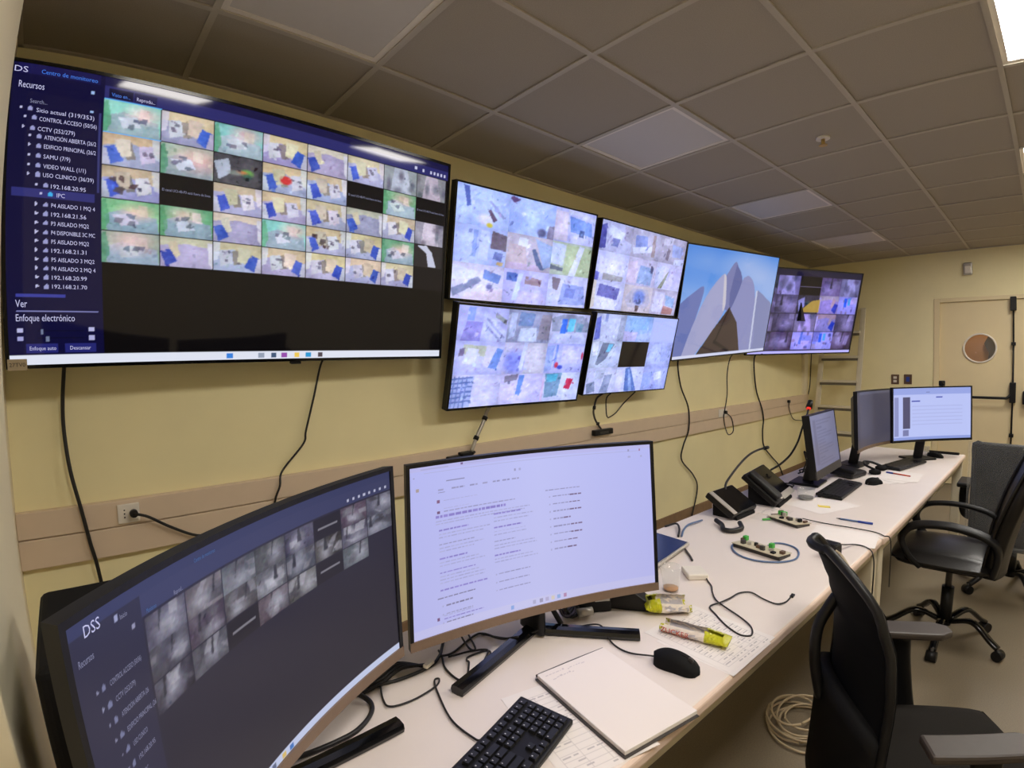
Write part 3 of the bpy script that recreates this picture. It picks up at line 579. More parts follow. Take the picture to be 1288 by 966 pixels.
# --- bright curved desk monitor: a web page with lines of small print
c = Canvas(560, 316, (190, 192, 240))
c.a[:] = np.array((192, 194, 242)) - 14 * (np.abs(c.X - .5) * 2)[..., None] * np.array((1, 1, .4)) - 10 * ((c.Y - .5))[..., None] * np.array((0, .4, 1.2))
rng = np.random.default_rng(5); G = (138, 136, 174); G2 = (160, 160, 202); P_ = (124, 108, 192); DK = (104, 98, 126)
c.rect(0, .0, 1, .028, (182, 180, 232))
c.rect(.05, .04, .95, .043, (168, 168, 206)); c.rect(.04, .016, .14, .021, G2); c.rect(.2, .012, .3, .017, G2); c.rect(.185, .007, .195, .02, (96, 64, 110)); c.rect(.012, .06, .018, .066, G)
c.rect(.022, .125, .033, .145, (160, 140, 120)); c.rect(.13, .1, .2, .107, (120, 118, 150)); c.rect(.4, .09, .408, .103, G); c.rect(.42, .09, .428, .103, G2)
def line(x0, x1, y, col, h=.006):
    x = x0
    while x < x1:
        w = rng.uniform(.008, .022); c.rect(x, y, min(x + w, x1), y + h, np.array(col) + rng.uniform(-10, 10)); x += w + .0035
for u, w in ((.1, .02), (.15, .05), (.22, .03), (.27, .02), (.31, .03), (.35, .03), (.39, .03)): line(u, u + w, .15, G, .007)
c.rect(.1, .168, .125, .171, DK)
c.rect(.095, .213, .105, .231, (110, 60, 90)); line(.12, .25, .217, G2); c.rect(.095, .277, .105, .295, (90, 50, 80)); line(.12, .22, .265, G2, .004); line(.12, .4, .282, G, .005)
line(.09, .36, .305, P_, .014); line(.09, .46, .335, G2); line(.09, .44, .352, G2)
y = .39
for k, (n, bold) in enumerate(((3, P_), (3, G), (3, P_), (4, P_))):
    line(.1, .1 + rng.uniform(.1, .16), y, bold, .008); y += .024
    for i in range(n - 1): line(.1, .1 + rng.uniform(.13, .2), y, G2); y += .019
    y += .022
line(.1, .28, y, P_, .007); y += .045; line(.09, .23, y, DK, .007); y += .05
for i in range(3): line(.12, .22, y, DK if i % 2 == 0 else G, .007); c.rect(.105, y, .11, y + .008, G2); y += .05
c.rect(.085, .905, .095, .923, (96, 50, 86)); line(.11, .22, .9, G2); line(.11, .26, .918, P_, .006)
y = .355
for k, n in enumerate((3, 3, 3, 3)):
    line(.31, .31 + rng.uniform(.05, .14), y, P_ if k != 2 else G, .009); y += .026
    for i in range(n - 1): line(.31, .31 + rng.uniform(.13, .19), y, G2); y += .02
    y += .02
y = .735
for i in range(3): line(.325, .325 + rng.uniform(.1, .15), y, G, .007); c.rect(.312, y, .317, y + .008, G2); y += .05
line(.53, .68, .255, G, .008); y = .3
for i in range(8):
    w = rng.uniform(.07, .13); line(.56, .56 + w * .6, y, G, .008); line(.56 + w * .6, .56 + w, y, (96, 72, 100), .009); c.rect(.545, y, .55, y + .01, G2); y += .05
for (u, col) in ((.37, (70, 130, 214)), (.46, G), (.49, DK), (.515, (150, 140, 180)), (.54, (214, 196, 140)), (.565, (80, 140, 206)), (.592, (150, 70, 110))): c.rect(u, .958, u + .013, .983, col)
c.rect(0, .945, 1, 1, (214, 208, 226), .35); c.rect(.9, .03, .907, .045, G); c.rect(.95, .03, .956, .045, (150, 90, 120)); c.rect(.9, .075, .912, .09, G2); c.rect(.955, .075, .962, .09, G2)
PIC['B'] = np.clip(c.a * .72 + .28 * np.array((186, 188, 236)), 0, 255)
# --- far desk monitors
c = Canvas(90, 52, (112, 112, 138)); c.a[:] = np.array((108, 108, 136)) + 10 * (1 - c.Y)[..., None]; c.rect(.1, .1, .2, .9, (100, 98, 124))
for y in np.arange(.12, .9, .06): c.rect(.22, y, .22 + .5 * abs(math.sin(y * 40)) + .1, y + .02, (98, 96, 122))
PIC['C'] = c.a
c = Canvas(90, 52, (70, 68, 84)); c.rect(0, 0, .14, 1, (58, 56, 70)); c.rect(.14, 0, 1, .05, (84, 84, 104)); PIC['D'] = c.a
c = Canvas(150, 86, (184, 194, 244)); c.rect(0, 0, 1, .13, (150, 164, 226)); c.rect(0, .94, 1, 1, (140, 156, 220)); c.rect(.02, .17, .08, .92, (140, 146, 196)); c.rect(.14, .17, .24, .78, (80, 78, 110)); c.rect(.14, .8, .22, .92, (120, 124, 170))
c.rect(.26, .24, .37, .265, (60, 70, 170)); c.rect(.58, .17, .66, .2, (60, 74, 176)); c.rect(.45, .08, .5, .095, (110, 116, 170))
for y in (.35, .42, .49, .56, .63, .7): c.rect(.27, y, .9, y + .008, (166, 174, 226))
PIC['E'] = c.a

# ------------------------------------------------------------------ screens
SCR = {
'TV':(0.8580,-0.2900,1.9982,1.6734,0.9613,9.17,1.97,0.71,0.0),
'M1':(2.3277,-0.2300,2.1566,1.0885,0.6099,10.92,-2.85,0.05,0.0),
'M2':(3.4969,-0.2300,2.1600,1.0710,0.6089,11.21,-1.15,-0.54,0.0),
'M3':(2.2821,-0.2300,1.5296,1.0634,0.6010,12.95,-1.85,-0.57,0.0),
'M4':(3.3980,-0.2300,1.5459,1.0285,0.5864,12.58,0.16,-0.31,0.0),
'M5':(4.9247,-0.2350,2.0070,1.7247,0.9792,10.87,-1.45,2.84,0.0),
'M6':(6.4376,-0.4039,1.9935,1.6550,0.9393,11.05,-19.83,0.41,0.0),
'B':(1.1397,-1.4903,1.0657,0.7000,0.3951,-2.48,-16.76,-0.13,0.5020),
'A':(0.4356,-1.6043,1.0778,0.7000,0.3924,-2.58,38.22,-0.70,0.9048),
'C':(3.5118,-1.4555,1.0267,0.5300,0.3022,-7.73,3.25,-0.67,0.0),
'D':(4.2437,-1.5130,1.0877,0.6400,0.3605,-2.35,-4.69,-0.78,0.6000),
'E':(4.7218,-1.7857,1.0961,0.6400,0.3598,-1.85,-38.78,0.04,0.6000),
}
class Panel:
    """a flat or cylindrically curved screen; (a, b) run -1..1 over it, d is towards the viewer"""
    def __init__(s, key, inset=(0, 0, 0, 0)):
        cx, cy, cz, w, h, t, y, ro, k = SCR[key]; t, y, ro = R(t), R(y), R(ro)
        r = np.array([math.cos(y), math.sin(y), 0]); N = np.array([math.sin(y), -math.cos(y), 0]); U = np.array([0, 0, 1]) * math.cos(t) + N * math.sin(t)
        s.r = r * math.cos(ro) + U * math.sin(ro); s.U = U * math.cos(ro) - r * math.sin(ro); s.N = np.cross(s.r, s.U)
        s.c = np.array([cx, cy, cz]); s.w = w; s.h = h; s.k = k; s.yaw = y
    def p(s, x, z, d=0.0):
        """x, z metres from the centre"""
        return s.c + x * s.r + z * s.U + s.N * (s.k * x * x / 2 + d)
    def slab(s, name, x0, x1, z0, z1, d0, d1, mt, parent, n=None, smooth=False):
        n = n or (1 if s.k == 0 else 16); V = []; F = []
        for i in range(n + 1):
            x = x0 + (x1 - x0) * i / n
            for (z, d) in ((z0, d0), (z1, d0), (z1, d1), (z0, d1)): V.append(s.p(x, z, d))
        for i in range(n):
            for k in range(4): F.append((i * 4 + k, i * 4 + (k + 1) % 4, i * 4 + 4 + (k + 1) % 4, i * 4 + 4 + k))
        F.append((3, 2, 1, 0)); F.append(tuple(n * 4 + k for k in range(4)))
        o = mesh(name, V, F, mt, parent); bm = bmesh.new(); bm.from_mesh(o.data); bmesh.ops.recalc_face_normals(bm, faces=bm.faces); bm.to_mesh(o.data); bm.free(); return o
    def picture(s, name, arr, mt, parent, x0, x1, z0, z1, d):
        ny, nx = arr.shape[:2]
        xs = np.linspace(x0, x1, nx); zs = np.linspace(z1, z0, ny); X, Z = np.meshgrid(xs, zs)
        P = s.c + X[..., None] * s.r + Z[..., None] * s.U + s.N * (s.k * X * X / 2 + d)[..., None]
        pm = np.array(MW[parent].inverted()) if parent else np.eye(4)
        P = P.reshape(-1, 3) @ pm[:3, :3].T + pm[:3, 3]
        return grid_mesh(name, P, nx, ny, arr, mt, parent)
    def back(s, name, wx, wz, d0, depth, mt, parent, zc=0.0):
        """bulged rear shell"""
        n = 10; V = []; F = []
        for j in range(n + 1):
            for i in range(n + 1):
                a = -1 + 2 * i / n; b = -1 + 2 * j / n; e = max(abs(a), abs(b)); f = 0 if e > .99 else min(1, (1 - e) * 2.2) ** .6
                V.append(s.p(a * wx, zc + b * wz, d0 - depth * f))
        for j in range(n):
            for i in range(n):
                k = j * (n + 1) + i; F.append((k, k + n + 1, k + n + 2, k + 1))
        return mesh(name, V, F, mt, parent, True)
def grid_mesh(name, P, nx, ny, arr, mt, parent):
    me = bpy.data.meshes.new(name); nv = nx * ny; nf = (nx - 1) * (ny - 1)
    me.vertices.add(nv); me.vertices.foreach_set('co', P.astype(np.float32).ravel())
    i = np.arange(nv).reshape(ny, nx); q = np.stack([i[1:, :-1], i[1:, 1:], i[:-1, 1:], i[:-1, :-1]], -1).reshape(-1, 4)
    me.loops.add(nf * 4); me.loops.foreach_set('vertex_index', q.astype(np.int32).ravel())
    me.polygons.add(nf); me.polygons.foreach_set('loop_start', np.arange(0, nf * 4, 4, dtype=np.int32))
    me.update(calc_edges=True); me.validate()
    at = me.color_attributes.new('pic', 'FLOAT_COLOR', 'POINT'); col = np.ones((nv, 4), np.float32); col[:, :3] = s2l(arr.reshape(-1, 3)); at.data.foreach_set('color', col.ravel())
    me.materials.append(mt); o = bpy.data.objects.new(name, me); COL.objects.link(o)
    if parent is not None: o.parent = parent; MW[o] = MW[parent]
    else: MW[o] = Matrix.Identity(4)
    return o
G_TV = pic_mat('television_screen', 0.05, spec=0.36); G_MO = pic_mat('monitor_screen', 0.3, spec=0.35); G_PRINT = pic_mat('printed_paper', 0.8, False)
M_scrtext = mat('screen_lettering', (10, 10, 12), 0.3, emit=tuple(s2l((190, 190, 226))), es=SCREEN)
M_scrblue = mat('screen_lettering_blue', (10, 10, 12), 0.3, emit=tuple(s2l((60, 120, 226))), es=SCREEN)
M_scrdim = mat('screen_lettering_dim', (10, 10, 12), 0.3, emit=tuple(s2l((128, 130, 158))), es=SCREEN)
M_scrbluedim = mat('screen_lettering_faint_blue', (10, 10, 12), 0.3, emit=tuple(s2l((56, 96, 150))), es=SCREEN)
for _m in (M_scrbluedim, M_scrtext, M_scrblue, M_scrdim): _m.cycles.emission_sampling = 'NONE'

def wall_screen(key, name, label, cat, bez=0.012, chin=None, thick=0.045, gl=G_TV, group=None):
    p = Panel(key); hw, hh = p.w / 2, p.h / 2; chin = bez if chin is None else chin
    base = p.p(0, -hh, -thick)
    t = thing(name, label, cat, base, p.yaw, group)
    p.slab('housing', -hw, hw, -hh, hh, -thick, -0.004, M_black, t)
    p.back('rear_cover', hw * .7, hh * .7, -thick, 0.02, M_black, t)
    for (nm, x0, x1, z0, z1) in (('bezel', -hw, hw, hh - bez, hh), ('bezel', -hw, -hw + bez, -hh + chin, hh - bez), ('bezel', hw - bez, hw, -hh + chin, hh - bez), ('bezel', -hw, hw, -hh, -hh + chin)):
        p.slab(nm, x0, x1, z0, z1, -0.004, 0.003, M_gloss, t)
    s = p.picture('screen', PIC[key], gl, t, -hw + bez, hw - bez, -hh + chin, hh - bez, 0.0)
    tag(s, 'lit screen picture')
    # mount arm back to the wall, under the panel's middle
    c = p.p(0, 0, -thick); ywall = -0.001
    bb('wall_mount', c[0] - 0.15, c[0] + 0.15, min(c[1] + 0.0, -0.03), ywall, c[2] - 0.1, c[2] + 0.1, M_black, t)
    return p, t, s
def uvplace(p, bez, d=0.0012):
    hw, hh = p.w / 2 - bez, p.h / 2 - bez
    return lambda x, z: p.p(x, z, d), hw, hh
tv, tvo, tvs = wall_screen('TV', 'television', 'huge black wall television showing a device list and a large grid of camera views', 'television')
pl, hw, hh = uvplace(tv, .012)
def T(s, u, v, h, w=None): return (s, -hw + u * 2 * hw, hh - v * 2 * hh - h * .36, h, None if w is None else w * 2 * hw)
rows = ['Sitio actual (319/353)', 'CONTROL ACCESO (50/56)', 'CCTV (252/279)', 'ATENCIÓN ABIERTA (26/2', 'EDIFICIO PRINCIPAL (26/2', 'SAMU (7/9)', 'VIDEO WALL (1/1)', 'USO CLINICO (36/39)', '192.168.20.95', 'IPC', 'P4 AISLADO 1 MQ 4', '192.168.21.56', 'P3 AISLADO MQ2', 'P4 DISPONIBLE 3C MC', 'P5 AISLADO MQ2', '192.168.21.31', 'P5 AISLADO 3 MQ2', 'P4 AISLADO 2 MQ 4', '192.168.20.99', '192.168.21.70']
pos = [(.046, .15), (.052, .178), (.05, .211), (.062, .237), (.062, .267), (.062, .3), (.062, .332), (.062, .361), (.076, .396), (.086, .424)] + [(.077, .459 + .0302 * i) for i in range(10)]
it = [T(s, u, v, .0185, min(.0046 * len(s), .152 - u)) for s, (u, v) in zip(rows, pos)]
it += [T('Recursos', .012, .07, .03, .045), T('Ver', .014, .79, .034, .02), T('Enfoque electrónico', .014, .838, .032, .1), T('Enfoque auto', .035, .943, .018, .045), T('Descansar', .104, .943, .018, .036), T('Reprodu...', .222, .057, .017, .034), T('DS', .002, .021, .026, .024)]
text_obj('screen_lettering', it, pl, M_scrtext, tvs)
text_obj('screen_lettering', [T('Centro de monitoreo', .05, .021, .019, .1), T('Visto en...', .176, .057, .017, .034)], pl, M_scrblue, tvs)
text_obj('screen_lettering', [T('Search...', .034, .122, .018, .03)] + [T('El canal UCI-4B-P3 está fuera de línea', .165 + .1041 * k + .004, .077 + .1125 * r_ + .056, .013, .094) for k, r_ in ((1, 2), (5, 1), (7, 1))], pl, M_scrdim, tvs)
tv.slab('asset_sticker', -tv.w / 2 + .005, -tv.w / 2 + .06, -tv.h / 2 - .004, -tv.h / 2 + .032, .003, .0045, M_beige, tvo)
text_obj('sticker_print', [('27TV0', -tv.w / 2 + .01, -tv.h / 2 + .008, .018, .045)], lambda x, z: tv.p(x, z, .0055), M_dgrey, tvo)
tv.slab('sensor', .1 - .02, .1 + .02, -tv.h / 2 - .012, -tv.h / 2, -.02, 0, M_black, tvo)
G1 = 'video wall panels in two rows'
wall_screen('M1', 'video_panel', 'upper left video wall panel showing nine bright camera views with a small yellow dot', 'screen', .009, group=G1)
wall_screen('M2', 'video_panel', 'upper right video wall panel beside the picture of pale petals', 'screen', .008, group=G1)
wall_screen('M3', 'video_panel', 'lower left video wall panel with a red sign in its bottom right view', 'screen', .012, group=G1)
wall_screen('M4', 'video_panel', 'lower right video wall panel with one blacked-out view in its middle', 'screen', .008, group=G1)
wall_screen('M5', 'television', 'wall television showing pale stone petals against a blue sky', 'television', .012)
wall_screen('M6', 'television', 'wall television nearest the corner showing a grid of dim camera views, angled outward', 'television', .014, thick=.026)

def desk_monitor(key, label, chin=0.022, bez=0.009, thick=0.02, hub=0.1, bulge=0.045, legs=None, hubpos=None, base=None, chinmat=None, group=None, neckw=0.06):
    p = Panel(key); hw, hh = p.w / 2, p.h / 2
    hp = np.array(hubpos if hubpos is not None else (p.c - p.N * hub)[:2])
    t = thing('monitor', label, 'monitor', (hp[0], hp[1], DZ), p.yaw, group)
    p.slab('housing', -hw - bez, hw + bez, -hh - chin, hh + bez, -thick, -0.003, M_black, t)
    p.back('rear_cover', (hw + bez) * .96, (hh + bez) * .94, -thick, bulge, M_black, t)
    for (x0, x1, z0, z1) in ((-hw - bez, hw + bez, hh, hh + bez), (-hw - bez, -hw, -hh, hh), (hw, hw + bez, -hh, hh)):
        p.slab('bezel', x0, x1, z0, z1, -0.003, 0.003, M_black, t)
    p.slab('chin', -hw - bez, hw + bez, -hh - chin, -hh, -0.003, 0.004, chinmat or M_chin, t)
    s = p.picture('screen', PIC[key], G_MO, t, -hw, hw, -hh, hh, 0.0); tag(s, 'lit screen picture')
    # neck from the hub up to the rear shell
    bk = p.p(0, -hh * .35, -thick - bulge * .8)
    tube('neck', [(hp[0], hp[1], DZ + .01), ((hp[0] * .8 + bk[0] * .2), (hp[1] * .8 + bk[1] * .2), DZ + .06), tuple(bk)], .02, M_black, t, seg=12, n=6, flat=(neckw / 2, .012))
    if legs:
        for (lx, ly) in legs:
            tube('leg', [(hp[0], hp[1], DZ + .012), ((hp[0] + lx) / 2, (hp[1] + ly) / 2, DZ + .011), (lx, ly, DZ + .0107)], .01, M_gloss, t, seg=8, n=4, flat=(.019, .0105), smooth=False)
    if base:
        box('base', (base[0], base[1], .014), frame((hp[0], hp[1], DZ + .007), p.yaw), M_black, t, bev=.005)
    return p, t, s
pb, mb, sb = desk_monitor('B', 'large curved desk monitor with bronze chin showing a white web page', legs=[(.853, -1.507), (1.352, -1.652)], hubpos=(1.165, -1.43), neckw=.09)
tube('cable_clip', [(1.235, -1.475, DZ + .012), (1.215, -1.45, DZ + .07), (1.2, -1.44, DZ + .12)], .006, M_black, mb, flat=(.012, .005))
pa, ma, sa = desk_monitor('A', 'large curved desk monitor in the foreground with dark blue program and night camera views', legs=[(.702, -1.516), (.16, -1.6)], hubpos=(.375, -1.52), neckw=.09)
pla = lambda x, z: pa.p(x, z, .001)
hw, hh = pa.w / 2, pa.h / 2
text_obj('screen_lettering', [T('DSS', .034, .034, .017, .034)], pla, M_scrtext, sa)
al = ['CONTROL ACCESO (50/56)', 'CCTV (252/279)', 'ATENCIÓN ABIERTA (26', 'EDIFICIO PRINCIPAL (26', 'USO CLINICO', '192.168.20.95', 'IPC', '192.168', 'IPC', 'P4 AISLADO 1', 'P5 AISLADO']
text_obj('screen_lettering', [T('Recursos', .014, .1, .011, .032), T('Inicio', .11, .058, .008, .016), T('Reprod...', .24, .09, .008, .024)] + [T(s, .068 + .006 * min(k, 6), .2 + .05 * k, .0085, min(.0034 * len(s), .075)) for k, s in enumerate(al)], pla, M_scrdim, sa)
text_obj('screen_lettering', [T('Monitoreo', .17, .09, .008, .024), T('Centro de monitoreo', .3, .03, .0075, .06)], pla, M_scrbluedim, sa)
desk_monitor('C', 'slim grey-screened desktop computer beside the intercom with the red ring', chin=.045, bez=.006, thick=.035, hub=.09, bulge=.02, base=(.2, .16), chinmat=M_dgrey)
desk_monitor('D', 'dark screened curved monitor in the middle of the far desk end', hub=.1, base=(.2, .15), chin=.02)
pe, me_, se = desk_monitor('E', 'bright lavender screened monitor with a camera on top at the far desk end', hub=.1, base=(.19, .15), chin=.016, chinmat=M_black)
w0 = pe.p(.11, pe.h / 2 + .009 + .022, -.012)
wc = thing('webcam', 'small black webcam on top of the far lavender monitor', 'webcam', pe.p(.11, pe.h / 2 + .009, -.012), pe.yaw)
box('body', (.036, .026, .036), frame(w0, pe.yaw), M_black, wc, bev=.005); cyl('lens', w0 + pe.N * .012, w0 + pe.N * .018, .01, M_gloss, wc); pe.slab('clip', .1, .12, pe.h / 2 - .0, pe.h / 2 + .012, -.03, .005, M_black, wc)

# ------------------------------------------------------------------ far wall: double door, switches, sensor, ladder
def leaf(name, label_mat, y0, y1, hole):
    """door leaf with a round opening"""
    bm = bmesh.new(); x0, x1 = XF + 0.02, XF + 0.06; cy, cz = hole; n = 32; rad = .152
    for x in (x0, x1):
        pass
    def ring(x):
        inner = [bm.verts.new((x, cy + rad * math.cos(2 * math.pi * k / n), cz + rad * math.sin(2 * math.pi * k / n))) for k in range(n)]
        outer = []
        for k in range(n):
            a = 2 * math.pi * k / n; dy, dz = math.cos(a), math.sin(a)
            ty = ((y1 - cy) / dy if dy > 0 else (y0 - cy) / dy) if abs(dy) > 1e-6 else 1e9
            tz = ((2.105 - cz) / dz if dz > 0 else (.008 - cz) / dz) if abs(dz) > 1e-6 else 1e9
            t = min(ty, tz); outer.append(bm.verts.new((x, cy + dy * t, cz + dz * t)))
        co = {}
        for (yy, zz) in ((y0, .008), (y0, 2.105), (y1, .008), (y1, 2.105)): co[(yy, zz)] = bm.verts.new((x, yy, zz))
        for k in range(n):
            k2 = (k + 1) % n; a, b = outer[k], outer[k2]; vs = [inner[k], a]
            if abs(a.co.y - b.co.y) > 1e-5 and abs(a.co.z - b.co.z) > 1e-5:
                vs.append(min(co.values(), key=lambda v: (v.co - (a.co + b.co) / 2).length))
            vs += [b, inner[k2]]; bm.faces.new(vs)
        return inner
    A = ring(x0); B = ring(x1)
    for k in range(n): bm.faces.new((A[k], A[(k + 1) % n], B[(k + 1) % n], B[k]))
    bmesh.ops.remove_doubles(bm, verts=bm.verts, dist=1e-5)
    return bm
for num, (y0, y1, hy, rod) in enumerate(((-2.19, -1.445, -1.84, -2.165), (-2.945, -2.191, -2.57, -2.9))):
    d = thing('door_%d' % (num + 1), None, None, (XF + .03, (y0 + y1) / 2, 0), kind='structure')
    bm_obj('door_leaf', leaf('leaf', None, y0, y1, (hy, 1.577)), M_door, d)
    bm = bmesh.new(); n = 40
    prof = [(.150, .0), (.150, -.014), (.158, -.018), (.168, -.014), (.168, .0)]
    Mx = Matrix.Translation((XF + .02, hy, 1.577)) @ Matrix.Rotation(R(90), 4, 'Y')
    o = lathe('porthole_ring', [(r_, z_) for r_, z_ in prof], Mx, M_white, d, seg=40)
    bm = bmesh.new(); bm.from_mesh(o.data); bmesh.ops.delete(bm, geom=[f for f in bm.faces if len(f.verts) > 10], context='FACES_ONLY'); bm.to_mesh(o.data); bm.free()
    lathe('pane', [(.151, .018), (.151, .022)], Mx, M_pane, d, seg=40)
    x = XF - .03
    cyl('latch_rod', (x, rod, .05), (x, rod, 2.1), .009, M_black, d); bb('latch_case', x - .03, XF + .02, rod - .03, rod + .03, 1.98, 2.13, M_black, d, bev=.006)
    bb('bar_case', x - .035, XF + .02, rod - .03, rod + .03, .98, 1.2, M_black, d, bev=.006)
    sgn = 1 if num == 0 else -1; far = y1 - .1; sgn = 1
    tube('push_bar', [(x - .01, rod, 1.09), (x - .035, rod + sgn * .05, 1.035), (x - .05, rod + sgn * .09, 1.03), (x - .05, (rod + far) / 2, 1.03), (x - .05, far, 1.03)], .015, M_black, d, seg=10)
    bb('bar_case', x - .065, XF + .02, far - .03, far + .03, .97, 1.11, M_black, d, bev=.006)
    for z in (1.62, .62): bb('rod_guide', x - .016, XF + .02, rod - .022, rod + .022, z - .018, z + .018, M_black, d, bev=.004)
ct = thing('coat', 'dark shape beyond the round door window', 'coat', (XF + 1.4, -1.98, .9))  # a guess: only a dark shape behind one side of the pane
prism('dark_sheet', [(-.2, 0), (.17, 0), (.2, .3), (.14, .62), (.2, .75), (.1, .95), (-.05, 1.0), (-.2, .9)], 0, .05, Matrix.Translation((XF + 1.38, -1.98, .9)) @ Matrix.Rotation(R(90), 4, 'Z') @ Matrix.Rotation(R(90), 4, 'X'), M_dgrey, ct, bev=.01); bb('hook', XF + 1.41, XF + 1.45, -1.99, -1.97, 1.86, 1.9, M_silver, ct)
fr = thing('trim_3', None, None, (XF, (DY0 + DY1) / 2, 0), kind='structure')
bb('door_frame', XF - .012, XF + .07, DY0 - .025, DY0 + .035, 0, DH + .035, M_door, fr, bev=.004); bb('door_frame', XF - .012, XF + .07, DY1 - .035, DY1 + .025, 0, DH + .035, M_door, fr, bev=.004)
bb('door_frame', XF - .012, XF + .07, DY1 + .025, DY0 - .025, DH - .012, DH + .035, M_door, fr, bev=.004)
def plate(name, label, cat, y0, y1, z0, z1, m1, m2, two):
    t = thing(name, label, cat, (XF - .005, (y0 + y1) / 2, z0))
    bb('cover', XF - .01, XF, y0, y1, z0, z1, m1, t, bev=.003); h = (z1 - z0) / 3.2; c_ = (y0 + y1) / 2
    for k in ((-.6, .6) if two else (0,)): bb('rocker', XF - .014, XF - .009, c_ - .018, c_ + .018, (z0 + z1) / 2 + k * h - h * (.4 if two else .8), (z0 + z1) / 2 + k * h + h * (.4 if two else .8), m2, t, bev=.002)
plate('light_switch', 'bronze light switch with two pale rockers on the far wall', 'switch', -1.03, -.947, 1.155, 1.272, M_brown, M_white, True)
plate('network_socket', 'bronze wall socket with a blue centre left of the door', 'socket', -1.165, -1.082, 1.158, 1.275, M_brown, M_blue, False)
t = thing('motion_sensor', 'small pale sensor box high on the far wall above the door', 'sensor', (XF - .03, -1.73, 2.4))
bb('body', XF - .05, XF, -1.775, -1.685, 2.4, 2.54, M_silver, t, bev=.012); bb('lens', XF - .058, XF - .048, -1.76, -1.7, 2.42, 2.5, M_white, t, bev=.006)
# aluminium ladder leaning in the corner
ld = thing('ladder', 'aluminium step ladder leaning in the corner by the far wall', 'ladder', (7.3, -.42, 0))
def lx(z): return 7.27 + (7.7 - 7.27) * z / 2.15
for y in (-.2, -.645):
    tube('side_rail', [(lx(0), y, 0.0), (lx(1), y, 1.0), (lx(2.1), y, 2.1)], .02, M_alu, ld, seg=8, n=2, flat=(.032, .013), smooth=False)
for z in (.26, .56, .87, 1.185, 1.49, 1.8): 
    s_ = box('step', (.1, .42, .03), frame((lx(z), -.4225, z), 0, 0, R(4)), M_alu, ld, bev=.004); box('step_shade', (.012, .41, .03), frame((lx(z) - .046, -.4225, z - .028)), M_step_shade, s_)  # dark strip below each step stands in for its shaded underside
for y in (-.2, -.645): box('foot', (.08, .035, .03), (lx(0), y, .015), M_black, ld, bev=.004)

# ------------------------------------------------------------------ sockets, power strips and cables on the screen wall
def wall_socket(x, z, label):
    t = thing('wall_socket', label, 'socket', (x, -.034, z - .035)); bb('cover', x - .037, x + .037, -.043, -.034, z - .037, z + .037, M_white, t, bev=.003)
    for dz in (-.014, 0, .014): cyl('hole', (x - .014, -.0425, z + dz), (x - .014, -.0434, z + dz), .003, M_black, t, seg=8)
    return t
wall_socket(.362, .953, 'white wall socket with a black plug on the trunking left of the dark monitor')
pc = thing('power_cable', 'black power cord plugged into the white socket left of the dark monitor', 'cord', (.38, -.05, .94))
cyl('plug', (.378, -.043, .953), (.378, -.072, .953), .014, M_cable, pc); tube('cable', [(.378, -.07, .953), (.4, -.08, .948), (.43, -.07, .93), (.503, -.06, .874), (.591, -.055, .821), (.673, -.05, .809), (.75, -.1, .78), (.8, -.3, .6), (.8, -.6, .3), (.78, -.9, .02)], .0055, M_cable, pc)
def cord(name, label, pts, r=.006, mt=None, cat='cable', n=8):
    o = tube(name, pts, r, mt or M_cable, n=n); recenter(o); return tag(o, label, cat)
cord('hanging_cable', 'thick black cable hanging down the wall below the left end of the big television', [(.19, -.1, 1.56), (.184, -.04, 1.5), (.176, -.03, 1.4), (.174, -.03, 1.29), (.185, -.045, 1.144), (.21, -.05, .992), (.228, -.05, .867), (.248, -.045, .732), (.27, -.03, .4), (.26, -.03, .01)], .0065)
cord('hanging_cable', 'thin black cable hanging in kinks below the middle of the big television', [(1.15, -.12, 1.56), (1.137, -.03, 1.52), (1.098, -.02, 1.353), (1.058, -.02, 1.2), (1.044, -.02, 1.14), (.946, -.025, 1.028), (.927, -.045, .965), (.9, -.045, .88), (.86, -.04, .6), (.88, -.03, .01)], .0045)
# conduit and power strip under the lower left panel
t = thing('cable_conduit', 'grey cable bundle with black straps below the lower left video panel', 'cable', (2.0, -.06, .97))
tube('conduit', [(2.12, -.09, 1.26), (2.103, -.06, 1.194), (2.083, -.06, 1.15), (2.026, -.06, 1.056), (1.985, -.06, .975)], .012, M_silver, t)
for p in ((2.09, -.06, 1.163), (2.022, -.06, 1.05)): cyl('strap', (p[0] - .006, p[1], p[2] - .01), (p[0] + .006, p[1], p[2] + .01), .0165, M_black, t)
t = thing('power_strip', 'black power adapters on the trunking behind the bright curved monitor', 'adapter', (1.91, -.055, .93)); bb('body', 1.82, 1.9, -.075, -.034, .925, .965, M_black, t, bev=.005); bb('body', 1.905, 1.98, -.08, -.034, .93, .978, M_black, t, bev=.005); cyl('plug', (2.0, -.04, .95), (2.01, -.06, .97), .008, M_black, t)
t = thing('power_adapter', 'black power adapter stuck on the trunking under the lower right video panel', 'adapter', (3.25, -.05, .94)); bb('body', 3.14, 3.36, -.07, -.034, .937, .98, M_black, t, bev=.006); bb('label_strip', 3.2, 3.3, -.0705, -.069, .945, .965, M_dgrey, t)
t = thing('power_cable', 'black strapped cord between the lower right video panel and the power adapter', 'cord', (3.2, -.05, .98))
tube('cable', [(3.2, -.1, 1.26), (3.189, -.05, 1.22), (3.159, -.05, 1.156), (3.149, -.05, 1.109), (3.176, -.05, 1.046), (3.241, -.05, .975)], .0075, M_dgrey, t)
for p in ((3.155, -.05, 1.15), (3.195, -.05, 1.025)): cyl('strap', (p[0], p[1], p[2] - .012), (p[0] + .006, p[1], p[2] + .012), .012, M_black, t)
